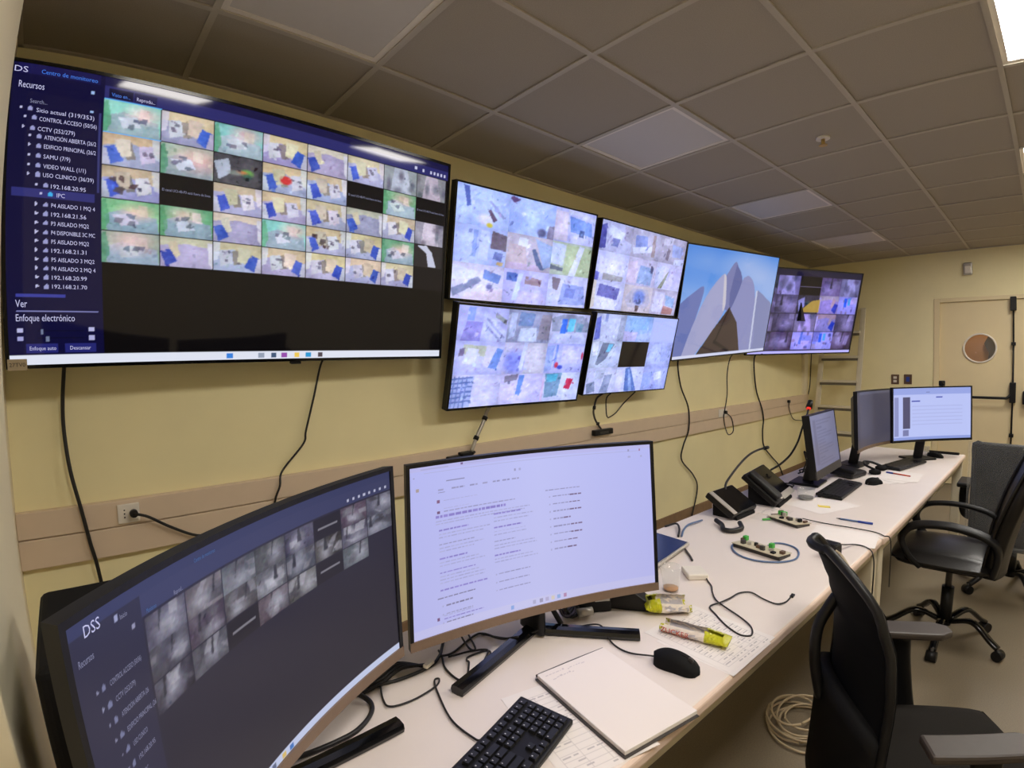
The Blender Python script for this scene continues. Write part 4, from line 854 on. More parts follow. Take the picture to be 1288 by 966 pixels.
cord('hanging_cable', 'thin dark loop of cable hanging under the lower right video panel', [(3.304, -.1, 1.26), (3.304, -.05, 1.21), (3.301, -.05, 1.1), (3.315, -.05, 1.066), (3.34, -.05, 1.064), (3.421, -.05, 1.093), (3.52, -.05, 1.16), (3.62, -.09, 1.25)], .0045)
cord('hanging_cable', 'thin black cable hanging to the floor below the left end of the petal picture', [(4.34, -.08, 1.52), (4.353, -.03, 1.473), (4.42, -.02, 1.254), (4.505, -.045, 1.054), (4.51, -.045, .85), (4.432, -.035, .71), (4.429, -.02, .573), (4.631, -.02, .405), (4.706, -.02, .263), (4.59, -.025, .01)], .0065)
cord('hanging_cable', 'thin cable with a small plug and loop below the right half of the petal picture', [(5.37, -.09, 1.58), (5.356, -.03, 1.5), (5.292, -.03, 1.331), (5.293, -.03, 1.132), (5.205, -.045, .959), (5.191, -.045, .898), (5.23, -.045, .787), (5.328, -.03, .713), (5.399, -.045, .748), (5.36, -.045, .88), (5.242, -.045, .948)], .005)
cord('hanging_cable', 'black cable hanging below the left end of the corner television towards the intercom', [(5.9, -.13, 1.54), (5.908, -.04, 1.5), (6.002, -.02, 1.16), (6.1, -.045, .93), (6.146, -.045, .8), (6.16, -.03, .647), (6.226, -.02, .482), (6.44, -.02, .332), (6.655, -.02, .201), (6.807, -.025, .03)], .0075)
cord('hanging_cable', 'thin cable dropping in the room corner beside the ladder', [(7.7, -.05, 1.75), (7.69, -.04, 1.5), (7.68, -.035, 1.237), (7.64, -.04, 1.1), (7.625, -.02, .918), (7.63, -.02, .6)], .006)
t = thing('power_cable', 'short black cord with a plug on the trunking near the room corner', 'cord', (6.95, -.04, .9)); cyl('plug', (6.896, -.034, .955), (6.896, -.06, .955), .018, M_cable, t); tube('cable', [(6.896, -.055, .95), (6.885, -.05, .9), (6.941, -.05, .802), (7.122, -.03, .71), (7.406, -.03, .67)], .005, M_cable, t)
t = thing('plug', 'black plug on the trunking under the petal picture', 'plug', (5.22, -.034, .95)); cyl('body', (5.215, -.034, .955), (5.215, -.066, .955), .017, M_black, t); bb('cover', 5.1, 5.27, -.04, -.034, .91, .99, M_white, t, bev=.002)

# ------------------------------------------------------------------ tables
def table(label, x0, x1, yf, yb, rz):
    cx = (x0 + x1) / 2; cy = (yf + yb) / 2; t = thing('table', label, 'table', (cx, cy, 0), rz, 'white tables end to end')
    Mt = MW[t]; W = (x1 - x0); Dp = yb - yf
    box('tabletop', (W, Dp, .028), Mt @ Matrix.Translation((0, 0, DZ - .014)), M_desk, t, bev=.006, seg=3)
    box('edge_band', (W - .002, .02, .03), Mt @ Matrix.Translation((0, -Dp / 2 + .004, DZ - .0165)), M_edge, t, bev=.008, seg=3)
    for y in (-Dp / 2 + .03, Dp / 2 - .03): box('apron', (W - .14, .022, .05), Mt @ Matrix.Translation((0, y, DZ - .054)), M_leg, t, bev=.002)
    box('shade_panel', (W - .12, .016, .5), Mt @ Matrix.Translation((0, Dp / 2 - .05, DZ - .3)), M_leg, t, bev=.002)  # unseen panel added to block light and keep the under-table space dark
    for sx in (-1, 1):
        box('side_apron', (.022, Dp - .16, .05), Mt @ Matrix.Translation((sx * (W / 2 - .04), 0, DZ - .054)), M_leg, t, bev=.002)
        for sy in (-1, 1):
            l = box('leg', (.062, .062, DZ - .03), Mt @ Matrix.Translation((sx * (W / 2 - .035), sy * (Dp / 2 - .042), (DZ - .03) / 2)), M_leg, t, bev=.006)
    return t
table('white table in the foreground under the curved monitors', .14, 2.70, -1.898, -1.186, -.0183)
table('white table at the far end under the three small monitors', 2.706, 5.19, -1.945, -1.186, -.0145)
t = thing('computer_tower', 'black computer case standing behind the dark curved monitor', 'computer', (.235, -1.43, DZ))
box('case', (.2, .32, .365), (.235, -1.43, DZ + .1875), M_blackm, t, bev=.014, seg=3)
for sx in (-.07, .07):
    for sy in (-.12, .12): cyl('foot', (.235 + sx, -1.43 + sy, DZ), (.235 + sx, -1.43 + sy, DZ + .008), .014, M_black, t)
bb('top_ports', .165, .19, -1.50, -1.42, DZ + .3695, DZ + .3715, M_silver, t, bev=.0005)

# ------------------------------------------------------------------ keyboards and mice
def keyboard(label, loc, rz, real_keys):
    t = thing('keyboard', label, 'keyboard', (loc[0], loc[1], DZ), rz); Mt = MW[t]
    tilt = Matrix.Rotation(R(3.5), 4, 'X')
    box('body', (.44, .128, .014), Mt @ Matrix.Translation((0, 0, .013)) @ tilt, M_black, t, bev=.004)
    box('foot', (.05, .012, .008), Mt @ Matrix.Translation((-.18, .05, .004)), M_black, t); box('foot', (.05, .012, .008), Mt @ Matrix.Translation((.18, .05, .004)), M_black, t)
    u = .0188; lay = []
    def row(y, start, widths):
        x = start
        for w in widths:
            if w < 0: x += -w; continue
            lay.append((x + w / 2, y, w)); x += w
    for r_, (y, ws) in enumerate(((2.55, [1, -1, 1, 1, 1, 1, -.5, 1, 1, 1, 1, -.5, 1, 1, 1, 1, -.25, 1, 1, 1, -.25, 1, 1, 1, 1]), (1.3, [1] * 13 + [2, -.25, 1, 1, 1, -.25, 1, 1, 1, 1]), (.3, [1.5] + [1] * 12 + [1.5, -.25, 1, 1, 1, -.25, 1, 1, 1, 1]), (-.7, [1.75] + [1] * 11 + [2.25, -3.5, 1, 1, 1, 1]), (-1.7, [2.25] + [1] * 10 + [2.75, -1.25, 1, -1.25, 1, 1, 1, 1]), (-2.7, [1.25, 1.25, 1.25, 6.25, 1.25, 1.25, 1.25, 1.25, -.25, 1, 1, 1, -.25, 2, 1, 1]))): row(y, -11.25, ws)
    if real_keys:
        cache = {}
        for i, (x, y, w) in enumerate(lay):
            if w not in cache:
                bm = bmesh.new(); vs = []
                for z, s in ((0, .0008), (.006, .0026)):
                    a, b_ = w * u / 2 - s, u * .42 - s * .6; vs.append([bm.verts.new(p) for p in ((-a, -b_, z), (a, -b_, z), (a, b_, z), (-a, b_, z))])
                for k in range(4): bm.faces.new((vs[0][k], vs[0][(k + 1) % 4], vs[1][(k + 1) % 4], vs[1][k]))
                bm.faces.new(vs[1]); ms = bpy.data.meshes.new('key'); ms.materials.append(M_key); ms.materials.append(M_keytop)
                q = [bm.verts.new(p) for p in ((-a + .003, b_ - .0055, .0062), (-a + .0052, b_ - .0055, .0062), (-a + .0052, b_ - .0025, .0062), (-a + .003, b_ - .0025, .0062))]; f = bm.faces.new(q); f.material_index = 1
                bm.to_mesh(ms); bm.free(); cache[w] = ms
            o = bpy.data.objects.new('key', cache[w]); COL.objects.link(o); o.parent = t
            o.matrix_local = Matrix.Translation((0, 0, .013)) @ tilt @ Matrix.Translation((x * u * .985, y * u * .96, .0068))
    else:
        bm = bmesh.new()
        for (x, y, w) in lay: box_bm(bm, (w * u - .003, u * .82, .005), Mt @ Matrix.Translation((0, 0, .013)) @ tilt @ Matrix.Translation((x * u * .985, y * u * .96, .009)))
        o = bm_obj('keys', bm, M_key, t); o['kind'] = 'stuff'
    return t
kb = keyboard('black keyboard in the foreground left of the notebook', (.742, -1.751), R(15.8), True)
tube('cable', [(.80, -1.664, DZ + .01), (.796, -1.646, DZ + .004), (.794, -1.569, DZ + .004), (.824, -1.471, DZ + .004), (.843, -1.43, DZ + .004), (.852, -1.436, DZ + .006), (.829, -1.456, DZ + .008), (.769, -1.458, DZ + .004), (.72, -1.445, DZ + .004), (.718, -1.413, DZ + .004), (.745, -1.343, DZ + .004)], .0022, M_cable, kb)
keyboard('black keyboard in front of the grey-screened computer', (3.42, -1.562), R(1.5), False)
keyboard('black keyboard below the far lavender monitor', (4.43, -1.685), R(-11), False)
def mouse(label, loc, rz, cable=None):
    t = thing('computer_mouse', label, 'mouse', (loc[0], loc[1], DZ), rz); Mt = MW[t]
    def fn(sc_):
        V = []; F = []; n, mm = 18, 12
        for j in range(n + 1):
            y = -1 + 2 * j / n; yy = y * .0575; hw_ = .031 * (1 - abs(y) ** 3.2) ** .5 * (1 - .08 * math.cos(y * 3)) + .0015; hz = .036 * (1 - ((y + .15) / 1.18) ** 2) ** .75 * (1 - .0 * y) + .002
            for i in range(mm + 1):
                a = math.pi * i / mm; cx_ = math.cos(a); sz = math.sin(a)
                V.append(Mt @ Vector((hw_ * math.copysign(abs(cx_) ** .75, cx_) * sc_, yy * sc_, hz * sz ** .7 * sc_ + .001)))
        for j in range(n):
            for i in range(mm): k = j * (mm + 1) + i; F.append((k, k + 1, k + mm + 2, k + mm + 1))
        return V, F
    V, F = fn(1.0); mesh('body', V, F, M_blackm, t, True)
    cyl('scroll_wheel', Mt @ Vector((-.004, .034, .029)), Mt @ Vector((.004, .034, .029)), .0065, M_dgrey, t, seg=16)
    tube('button_split', [Mt @ Vector((0, .01, .0365)), Mt @ Vector((0, .03, .0335)), Mt @ Vector((0, .05, .0225))], .0008, M_gloss, t, seg=5)
    if cable: tube('cable', cable, .0022, M_cable, t)
    return t
mouse('black computer mouse beside the notebook', (1.306, -1.79), R(192), [(1.294, -1.733, DZ + .01), (1.27, -1.673, DZ + .004), (1.276, -1.618, DZ + .004), (1.295, -1.577, DZ + .018), (1.305, -1.547, DZ + .016), (1.288, -1.513, DZ + .006), (1.22, -1.49, DZ + .004), (1.167, -1.47, DZ + .024), (1.1, -1.42, DZ + .004), (1.05, -1.345, DZ + .004)])
mouse('black computer mouse near the papers on the far table', (3.73, -1.66), R(250))
mouse('black computer mouse at the far end of the table', (4.93, -1.8), R(160))

# ------------------------------------------------------------------ papers, notebook
def sheet(name, label, loc, size, rz, arr=None, z=.0006, cat='paper'):
    Mt = Matrix.Translation((loc[0], loc[1], DZ + z)) @ Matrix.Rotation(rz, 4, 'Z')
    t = thing(name, label, cat, (loc[0], loc[1], DZ + z), rz)
    box('page', (size[0], size[1], .0006), Mt, M_paper, t)
    if arr is not None:
        ny, nx = arr.shape[:2]; X, Y = np.meshgrid(np.linspace(-size[0] / 2 + .002, size[0] / 2 - .002, nx), np.linspace(size[1] / 2 - .002, -size[1] / 2 + .002, ny))
        P = np.stack([X, Y, np.full_like(X, .0006)], -1).reshape(-1, 3); grid_mesh('print', P, nx, ny, arr, G_PRINT, t)
    return t
def form(seed, w=110, h=150, dens=1.0):
    rng = np.random.default_rng(seed); c = Canvas(w, h, (240, 232, 228)); K = (206, 198, 197)
    for y in np.arange(.1, .95, .06):
        c.rect(.08, y, .92, y + .006, K, .7)
        x = .1
        while x < .88:
            ww = rng.uniform(.03, .1)
            if rng.uniform() < .6 * dens: c.rect(x, y + .018, x + ww, y + .036, (170, 162, 166), .7)
            x += ww + .03
    for x in (.08, .3, .52, .66, .8, .914): c.rect(x, .1, x + .008, .94, K, .7)
    return c.a
sheet('form_sheet', 'printed table on paper under the snack wrappers', (1.50, -1.775), (.24, .25), R(-3), form(2))
sheet('form_sheet', 'second printed sheet sticking out from under the wrappers towards the table edge', (1.475, -1.80), (.21, .215), R(-1), None, .0001)
sheet('form_sheet', 'printed sheet lying under the notebook', (.985, -1.745), (.21, .28), R(-14), form(4, dens=.7), .0003)
nb = thing('notebook', 'open spiral notebook with blank cream pages beside the mouse', 'notebook', (1.103, -1.752, DZ + .002), R(-9.8)); Mn = MW[nb]
box('back_cover', (.214, .3, .002), Mn @ Matrix.Translation((-.003, -.003, .001)), M_dgrey, nb, bev=.0006)
box('pages', (.208, .294, .009), Mn @ Matrix.Translation((0, 0, .0065)), M_paper, nb, bev=.001)
cN = Canvas(84, 118, (240, 230, 226)); rg = np.random.default_rng(9)
for y_, x0_, x1_ in ((.05, .06, .3), (.06, .36, .6), (.11, .1, .4)):
    x = x0_
    while x < x1_: w_ = rg.uniform(.015, .04); cN.rect(x, y_ + rg.uniform(-.006, .006), x + w_, y_ + .012, (186, 176, 186), .6); x += w_ + .016
X, Y = np.meshgrid(np.linspace(-.102, .102, 84), np.linspace(.145, -.145, 118)); grid_mesh('top_page', np.stack([X, Y, np.full_like(X, .0112)], -1).reshape(-1, 3), 84, 118, cN.a, G_PRINT, nb)
tube('wire_spine', [Mn @ Vector((-.104, .149, .006)), Mn @ Vector((0, .15, .0065)), Mn @ Vector((.104, .149, .006))], .0035, M_dgrey, nb)
for i in range(3): sheet('loose_paper', ('loose white papers by the far mouse, ' + ['bottom', 'middle', 'top'][i] + ' sheet'), (3.95 + .05 * i, -1.7 - .02 * i, 0)[:2], (.297, .21), R(-25 + 14 * i), None, .0006 + .0012 * i)
sheet('loose_paper', 'white paper under the glass jar on the far table', (3.06, -1.58), (.21, .297), R(70))
sheet('loose_paper', 'thin paper at the table joint near the blue pen', (2.62, -1.8), (.2, .24), R(8))
t = thing('sticky_note', 'small yellow sticky note beside the glass jar', 'note', (3.03, -1.60, DZ + .0013), R(20)); box('pad', (.03, .05, .002), MW[t] @ Matrix.Translation((0, 0, .001)), M_yellow, t); box('curl', (.03, .008, .001), MW[t] @ Matrix.Translation((0, .026, .003)) @ Matrix.Rotation(R(20), 4, 'X'), M_yellow, t)
p0, p1_ = Vector((2.852, -1.703, DZ + .0052)), Vector((2.868, -1.85, DZ + .0052)); pd = (p1_ - p0)
t = thing('pen', 'blue ballpoint pen lying across the far table', 'pen', p0); cyl('barrel', p0 + pd * .12, p0 + pd * .62, .0042, M_bluec, t, seg=8); cyl('cap', p0 + pd * .6, p1_, .0052, M_blue, t, seg=10); cyl('tip', p0, p0 + pd * .12, .001, M_dgrey, t, r1=.0042, seg=8)
p0 = Vector((4.05, -1.79, DZ + .009)); t = thing('pen', 'red and blue pen on the far papers', 'pen', p0); cyl('barrel', p0, p0 + Vector((.03, .1, 0)), .004, M_red, t, seg=8); cyl('cap', p0 + Vector((.03, .1, 0)), p0 + Vector((.042, .14, 0)), .005, M_blue, t, seg=8)

# ------------------------------------------------------------------ intercom stations
def intercom(label, ll, lr, ul, ur, goose, ring, strip):
    ll, lr, ul, ur = map(Vector, (ll, lr, ul, ur)); c_ = (ll + lr + ul + ur) / 4
    t = thing('intercom', label, 'intercom', (c_.x, c_.y, DZ), math.atan2(lr.y - ll.y, lr.x - ll.x))
    ex = (lr - ll).normalized(); ey = (ul - ll).normalized(); n = ex.cross(ey).normalized(); W = (lr - ll).length; D_ = (ul - ll).length
    Mb = Matrix((ex, ey, n)).transposed().to_4x4(); Mb.translation = ll
    def pb(x0, x1, y0, y1, z0, z1): return Mb @ Matrix.Translation(((x0 + x1) / 2, (y0 + y1) / 2, (z0 + z1) / 2)), (x1 - x0, y1 - y0, z1 - z0)
    M_, s_ = pb(0, W, 0, D_, -.03, 0); box('body', s_, M_, M_black, t, bev=.006)
    M_, s_ = pb(strip[1], W - .006, .006, D_ - .006, 0, .003); box('display', s_, M_, M_gloss, t, bev=.001)
    M_, s_ = pb(strip[0], strip[1] - .006, .004, D_ - .004, 0, .006); box('side_strip', s_, M_, M_silver, t, bev=.003)
    if strip[0] > .02:
        M_, s_ = pb(.006, strip[0] - .01, .01, D_ - .01, .0, .03); box('handset', s_, M_, M_black, t, bev=.012, seg=3)
        M_, s_ = pb(strip[1], W - .01, -.004, .03, .001, .006); box('lower_strip', s_, M_, M_silver, t, bev=.002)
    # wedge stand
    poly = [(0, 0), (D_ * .9 * math.sqrt(ey.x ** 2 + ey.y ** 2), 0), (D_ * .9 * math.sqrt(ey.x ** 2 + ey.y ** 2), max(.02, ul.z - DZ - .045)), (0, .012)]
    hx = Vector((ex.x, ex.y, 0)).normalized(); hy = Vector((-hx.y, hx.x, 0)); Ms = Matrix((hy, Vector((0, 0, 1)), hx)).transposed().to_4x4(); Ms.translation = (ll.x, ll.y, DZ)
    prism('stand', poly, W * .12, W * .88, Ms, M_blackm, t)
    g = tube('gooseneck', goose, .0055, M_cable, t, seg=8)
    e = Vector(goose[-1]); dv = (e - Vector(goose[-2])).normalized()
    if ring: cyl('ring', e - dv * .006, e + dv * .005, .012, M_redl, t); cyl('microphone', e + dv * .005, e + dv * .055, .019, M_black, t, r1=.014)
    else: cyl('microphone', e - dv * .03, e + dv * .015, .0095, M_black, t)
    return t
ic1 = intercom('black touch intercom with a silver left edge and bent gooseneck, nearer one', (2.492, -1.387, .785), (2.724, -1.395, .785), (2.5, -1.254, .866), (2.735, -1.251, .860), [(2.64, -1.275, .85), (2.662, -1.265, .875), (2.705, -1.26, .898), (2.82, -1.26, .951), (2.94, -1.26, .988), (3.06, -1.26, 1.0), (3.167, -1.26, .998)], False, (.002, .04))
tube('handset_cord', [(2.40, -1.345, DZ + .02), (2.375, -1.385, DZ + .014), (2.329, -1.415, DZ + .012), (2.336, -1.45, DZ + .012), (2.395, -1.462, DZ + .012), (2.44, -1.435, DZ + .02)], .0105, M_cable, ic1)
intercom('black intercom with a handset and red-ringed gooseneck microphone, farther one', (2.826, -1.449, .785), (3.145, -1.414, .785), (2.83, -1.282, .906), (3.13, -1.268, .902), [(3.1, -1.31, .89), (3.174, -1.33, .912), (3.324, -1.33, .945), (3.439, -1.33, 1.007), (3.508, -1.33, 1.079), (3.594, -1.33, 1.161), (3.615, -1.33, 1.19)], True, (.085, .115))

# ------------------------------------------------------------------ small things on the near table
t = thing('tablet', 'flat touch tablet with dark blue display right of the bright monitor', 'tablet', (1.895, -1.325, DZ), R(6.9)); Mt = MW[t] @ Matrix.Translation((0, 0, .022)) @ Matrix.Rotation(R(4), 4, 'X')
box('body', (.3, .205, .014), Mt, M_silver, t, bev=.005, seg=3); box('display', (.286, .19, .002), Mt @ Matrix.Translation((0, 0, .0075)), mat('navy_display', (22, 34, 78), .15, var=.05), t, bev=.0008); box('stand', (.2, .1, .022), MW[t] @ Matrix.Translation((0, .03, .011)), M_black, t, bev=.004)
cord('network_cable', 'short grey cable end with clear plug lying beside the tablet', [(2.02, -1.40, DZ + .012), (2.0, -1.425, DZ + .006), (1.965, -1.46, DZ + .005), (1.935, -1.485, DZ + .005)], .004, M_dgrey)
cord('network_cable', 'black cable end on the table behind the tablet', [(2.2, -1.21, DZ + .005), (2.25, -1.235, DZ + .012), (2.2, -1.28, DZ + .012), (2.13, -1.315, DZ + .004)], .0045)
cord('network_cable', 'blue network cable running from the table to the nearer intercom', [(2.14, -1.325, DZ + .004), (2.2, -1.3, DZ + .01), (2.28, -1.28, DZ + .012), (2.38, -1.29, DZ + .012)], .004, M_bluec)
t = thing('glass_cup', 'clear drinking glass with orange residue beside the bright monitor', 'glass', (1.668, -1.556, DZ)); Mg = Matrix.Translation((1.668, -1.556, DZ))
lathe('glass', [(.024, 0), (.028, .03), (.033, .082), (.031, .082), (.0262, .03), (.0225, .006)], Mg, M_glass, t, seg=32)
lathe('drink', [(.0218, .0065), (.0232, .012)], Mg, M_coffee, t, seg=24)
t = thing('glass_jar', 'small glass jar with dark bottom by the grey-screened computer', 'jar', (3.12, -1.483, DZ)); Mg = Matrix.Translation((3.12, -1.483, DZ))
lathe('glass', [(.038, 0), (.042, .01), (.042, .06), (.039, .06), (.039, .012), (.035, .006)], Mg, M_glass, t, seg=28); lathe('contents', [(.034, .007), (.037, .016)], Mg, M_blackm, t, seg=24)
t = thing('usb_box', 'small white box with a black charging cable', 'adapter box', (1.828, -1.553, DZ), R(-42)); Mt = MW[t]
box('body', (.07, .078, .02), Mt @ Matrix.Translation((0, 0, .0105)), M_white, t, bev=.005, seg=3); z5 = DZ + .004
tube('cable', [(1.835, -1.585, DZ + .01), (1.813, -1.608, z5), (1.783, -1.637, z5), (1.74, -1.662, z5), (1.70, -1.695, z5), (1.674, -1.742, z5), (1.652, -1.788, z5), (1.625, -1.83, z5), (1.595, -1.852, z5), (1.568, -1.856, z5), (1.556, -1.831, z5), (1.577, -1.784, z5), (1.615, -1.735, z5), (1.648, -1.7, z5), (1.69, -1.715, z5 + .005), (1.74, -1.72, z5 + .003), (1.80, -1.722, z5), (1.829, -1.747, z5), (1.811, -1.792, z5), (1.805, -1.833, z5), (1.835, -1.85, z5), (1.885, -1.849, z5)], .0023, M_cable, t)
box('plug', (.024, .01, .006), frame((1.895, -1.849, z5), R(5)), M_black, t, bev=.001); cyl('plug', (1.841, -1.58, DZ + .01), (1.828, -1.595, DZ + .008), .005, M_black, t, seg=8)
def board(name, label, loc, rz, L_, W_, seed, cable=None):
    t = thing(name, label, 'circuit board', (loc[0], loc[1], DZ), rz); Mt = MW[t]; rg = random.Random(seed)
    box('tray', (W_ * .8, L_, .012), Mt @ Matrix.Translation((0, 0, .006)), M_dgrey, t, bev=.002); box('board', (W_, L_, .003), Mt @ Matrix.Translation((0, 0, .0145)) @ Matrix.Rotation(R(5), 4, 'Y'), M_pcb, t, bev=.0006)
    for i in range(9):
        y = -L_ / 2 + L_ * (i + .5) / 9; k = rg.random(); s = (rg.uniform(.012, .022), rg.uniform(.009, .016), rg.uniform(.008, .02)); x = rg.uniform(-.3, .3) * W_
        box('relay' if k < .5 else 'connector', s, Mt @ Matrix.Translation((x, y, .016 + s[2] / 2)), [M_brown, M_black, M_silver, M_dgrey][i % 4], t, bev=.001)
    for y in ((-.15, .42) if seed == 1 else (.3, .44)): box('terminal', (.02, .016, .018), Mt @ Matrix.Translation((W_ * .25, L_ * y, .026)), M_green, t, bev=.002)
    if cable: tube('cable', cable, .0035, M_bluec, t)
    return t
lp = [(2.27, -1.62, DZ + .006), (2.332, -1.627, z5), (2.35, -1.66, z5), (2.332, -1.705, z5), (2.281, -1.735, z5), (2.207, -1.745, z5), (2.14, -1.71, z5), (2.1, -1.645, z5), (2.11, -1.58, z5), (2.16, -1.53, z5), (2.21, -1.515, DZ + .01)]
board('circuit_board', 'open circuit board with a loop of blue-grey cable around it', (2.215, -1.62), R(-8), .19, .1, 1, lp)
board('circuit_board', 'circuit board with green terminals in front of the farther intercom', (2.655, -1.565), R(-20), .15, .1, 2)
t = thing('plastic_bag', 'crumpled clear plastic bag in front of the farther intercom', 'bag', (2.72, -1.46, DZ)); rg = random.Random(4)
V = []; F = []; n_ = 14
for j in range(n_ + 1):
    for i in range(n_ + 1):
        a, b_ = i / n_ * 2 - 1, j / n_ * 2 - 1; e = max(0, 1 - max(abs(a), abs(b_)) ** 2); V.append((2.72 + a * .13, -1.465 + b_ * .055, DZ + .002 + e * (.02 + rg.uniform(-.012, .012))))
for j in range(n_):
    for i in range(n_): k = j * (n_ + 1) + i; F.append((k, k + 1, k + n_ + 2, k + n_ + 1))
mesh('film', V, F, M_film, t); 
for j in range(3): cyl('screw_pack', (2.60 + .05 * j, -1.47, DZ + .006), (2.63 + .05 * j, -1.49, DZ + .006), .005, [M_green, M_silver, M_brown][j], t, seg=8)
cord('wire', 'thin dark wire running from the green terminals over the table edge', [(2.72, -1.6, DZ + .012), (2.74, -1.68, z5), (2.752, -1.8, z5), (2.75, -1.88, z5), (2.72, -1.925, z5), (2.70, -1.955, DZ - .01), (2.695, -1.96, DZ - .2)], .0022)
t = thing('phone_stand', 'black plastic clip stand with a white base behind the near chair back', 'stand', (2.33, -1.83, DZ), R(80)); Mt = MW[t]
box('upper_jaw', (.055, .05, .012), Mt @ Matrix.Translation((0, 0, .052)), M_black, t, bev=.003); box('spine', (.014, .05, .05), Mt @ Matrix.Translation((-.024, 0, .028)), M_black, t, bev=.003); box('lower_jaw', (.05, .046, .008), Mt @ Matrix.Translation((0, 0, .004)), M_white, t, bev=.002); box('white_spring', (.04, .012, .03), Mt @ Matrix.Translation((.004, .0, .03)), M_white, t, bev=.003)
cord('wire', 'thin dark wire from the clip stand over the table edge', [(2.36, -1.835, DZ + .045), (2.45, -1.845, DZ + .02), (2.53, -1.865, z5), (2.523, -1.906, z5), (2.49, -1.938, DZ - .012), (2.48, -1.945, DZ - .12), (2.5, -1.93, DZ - .5), (2.49, -1.93, .03)], .0025)
cord('wire', 'beige cable arching from the clip stand over the table edge', [(2.32, -1.83, DZ + .04), (2.29, -1.875, DZ + .035), (2.22, -1.925, DZ + .012), (2.16, -1.955, DZ - .04), (2.13, -1.96, DZ - .2), (2.15, -1.94, DZ - .5), (2.2, -1.9, .01)], .0045, M_beige)
# snack wrappers
def wrapper(label, loc, rz, L_, rad, words, green, open_, seed, lift=0.0):
    t = thing('snack_wrapper', label, 'wrapper', (loc[0], loc[1], DZ), rz); Mt = MW[t]; rg = random.Random(seed)
    def sec(name, y0, y1, mt, n=10, m_=18, r0=1, r1=1, gap=0.0):
        V = []; F = []
        for j in range(n + 1):
            y = y0 + (y1 - y0) * j / n; k = r0 + (r1 - r0) * j / n; zc = rad * .62
            for i in range(m_ + 1):
                a = R(90) + gap / 2 + (2 * math.pi - gap) * i / m_; cr = 1 + rg.uniform(-.07, .07)
                V.append(Mt @ Vector((rad * cr * math.cos(a) * (1.25 - .1 * k), y, max(.0012, zc + rad * .62 * k * cr * math.sin(a)))))
        for j in range(n):
            for i in range(m_): k = j * (m_ + 1) + i; F.append((k, k + 1, k + m_ + 2, k + m_ + 1))
        return mesh(name, V, F, mt, t)
    sec('label_band', -L_ * .5, L_ * .18, M_wrapw, r0=.75, r1=1, gap=open_); sec('foil', -L_ * .42, L_ * .1, M_wrapi, r0=.6, r1=.86, gap=open_ * 1.15)
    sec('lime_end', L_ * .17, L_ * .44, M_lime, r0=1.02, r1=.7, gap=open_ * .4); sec('crimp', L_ * .43, L_ * .52, M_lime, n=4, r0=.7, r1=.12)
    sec('lime_stripe', -L_ * .5, -L_ * .44, M_lime, n=3, r0=.75, r1=.78, gap=open_)
    if words:
        text_obj('lettering', [(words, -L_ * .47, -.006, .02, L_ * .44)], lambda x, z: Mt @ Vector((rad * 1.27 + .0035 - abs(z) * .12, x, rad * .66 + z)), M_red, t)['kind'] = 'stuff'
    return t
wrapper('torn lime and white snack wrapper with red lettering near the mouse', (1.462, -1.752), R(193), .175, .025, 'ZUCKER', True, 1.3, 3)
wrapper('lime and white snack wrapper standing beside the bright monitor corner', (1.54, -1.618), R(45), .13, .036, None, True, 1.7, 8)
# dark things under the bright monitor
t = thing('power_adapter', 'black power adapter block behind the stand of the bright curved monitor', 'adapter', (1.39, -1.462, DZ), R(-33)); Mt = MW[t]
box('body', (.1, .05, .048), Mt @ Matrix.Translation((0, 0, .024)), M_black, t, bev=.006); box('rating_label', (.045, .0008, .012), Mt @ Matrix.Translation((.02, -.0255, .04)), M_silver, t)
t = thing('stapler_stand', 'black wedge-shaped stand under the right corner of the bright monitor', 'stand', (1.475, -1.512, DZ), R(-55)); Mt = MW[t] @ Matrix.Rotation(R(90), 4, 'X') 
prism('wedge', [(-.075, 0), (.08, 0), (.085, .02), (.02, .062), (-.06, .05)], -.03, .03, Mt, M_black, t, bev=.004); box('metal_clip', (.03, .03, .004), MW[t] @ Matrix.Translation((-.06, 0, .054)), M_silver, t, bev=.001)
tb = thing('cable_bundle', 'bundle of dark purple cables behind the bright monitor stand', 'cables', (1.28, -1.44, DZ)); M_purple = mat('purple_cable', (54, 44, 66), .5, var=.1)
for i in range(5):
    rg = random.Random(i); tube('cable', [(1.24 + .02 * i, -1.4, DZ + .11), (1.25 + .012 * i, -1.42 - .006 * i, DZ + .06), (1.27 + .02 * rg.random(), -1.45, DZ + .012 + .004 * i), (1.31, -1.465 + .012 * i, DZ + .012), (1.34 + .01 * i, -1.43, DZ + .02)], .0045, M_purple if i % 2 else M_cable, tb)
cyl('connector', (1.31, -1.47, DZ + .018), (1.35, -1.49, DZ + .018), .012, M_silver, tb)
# cables between the two curved monitors
tb = thing('cable_tangle', 'loose tangle of thin black cables on the table between the curved monitors', 'cables', (.9, -1.39, DZ))
tube('cable', [(.98, -1.28, DZ + .03), (.936, -1.323, z5), (.906, -1.354, z5), (.864, -1.375, z5), (.779, -1.37, z5), (.7, -1.34, z5), (.6, -1.3, DZ + .01)], .0042, M_cable, tb)
tube('cable', [(.92, -1.33, z5), (.911, -1.359, z5), (.889, -1.407, z5), (.885, -1.463, z5), (.902, -1.475, z5), (.937, -1.44, DZ + .012), (.945, -1.42, DZ + .006), (.962, -1.407, z5), (1.007, -1.415, z5), (1.013, -1.431, z5), (.98, -1.455, DZ + .012)], .0026, M_cable, tb)
tube('cable', [(.905, -1.362, DZ + .008), (.943, -1.364, z5), (1.026, -1.339, z5), (1.056, -1.346, z5), (1.066, -1.41, DZ + .012), (1.09, -1.455, DZ + .026)], .0028, M_cable, tb)
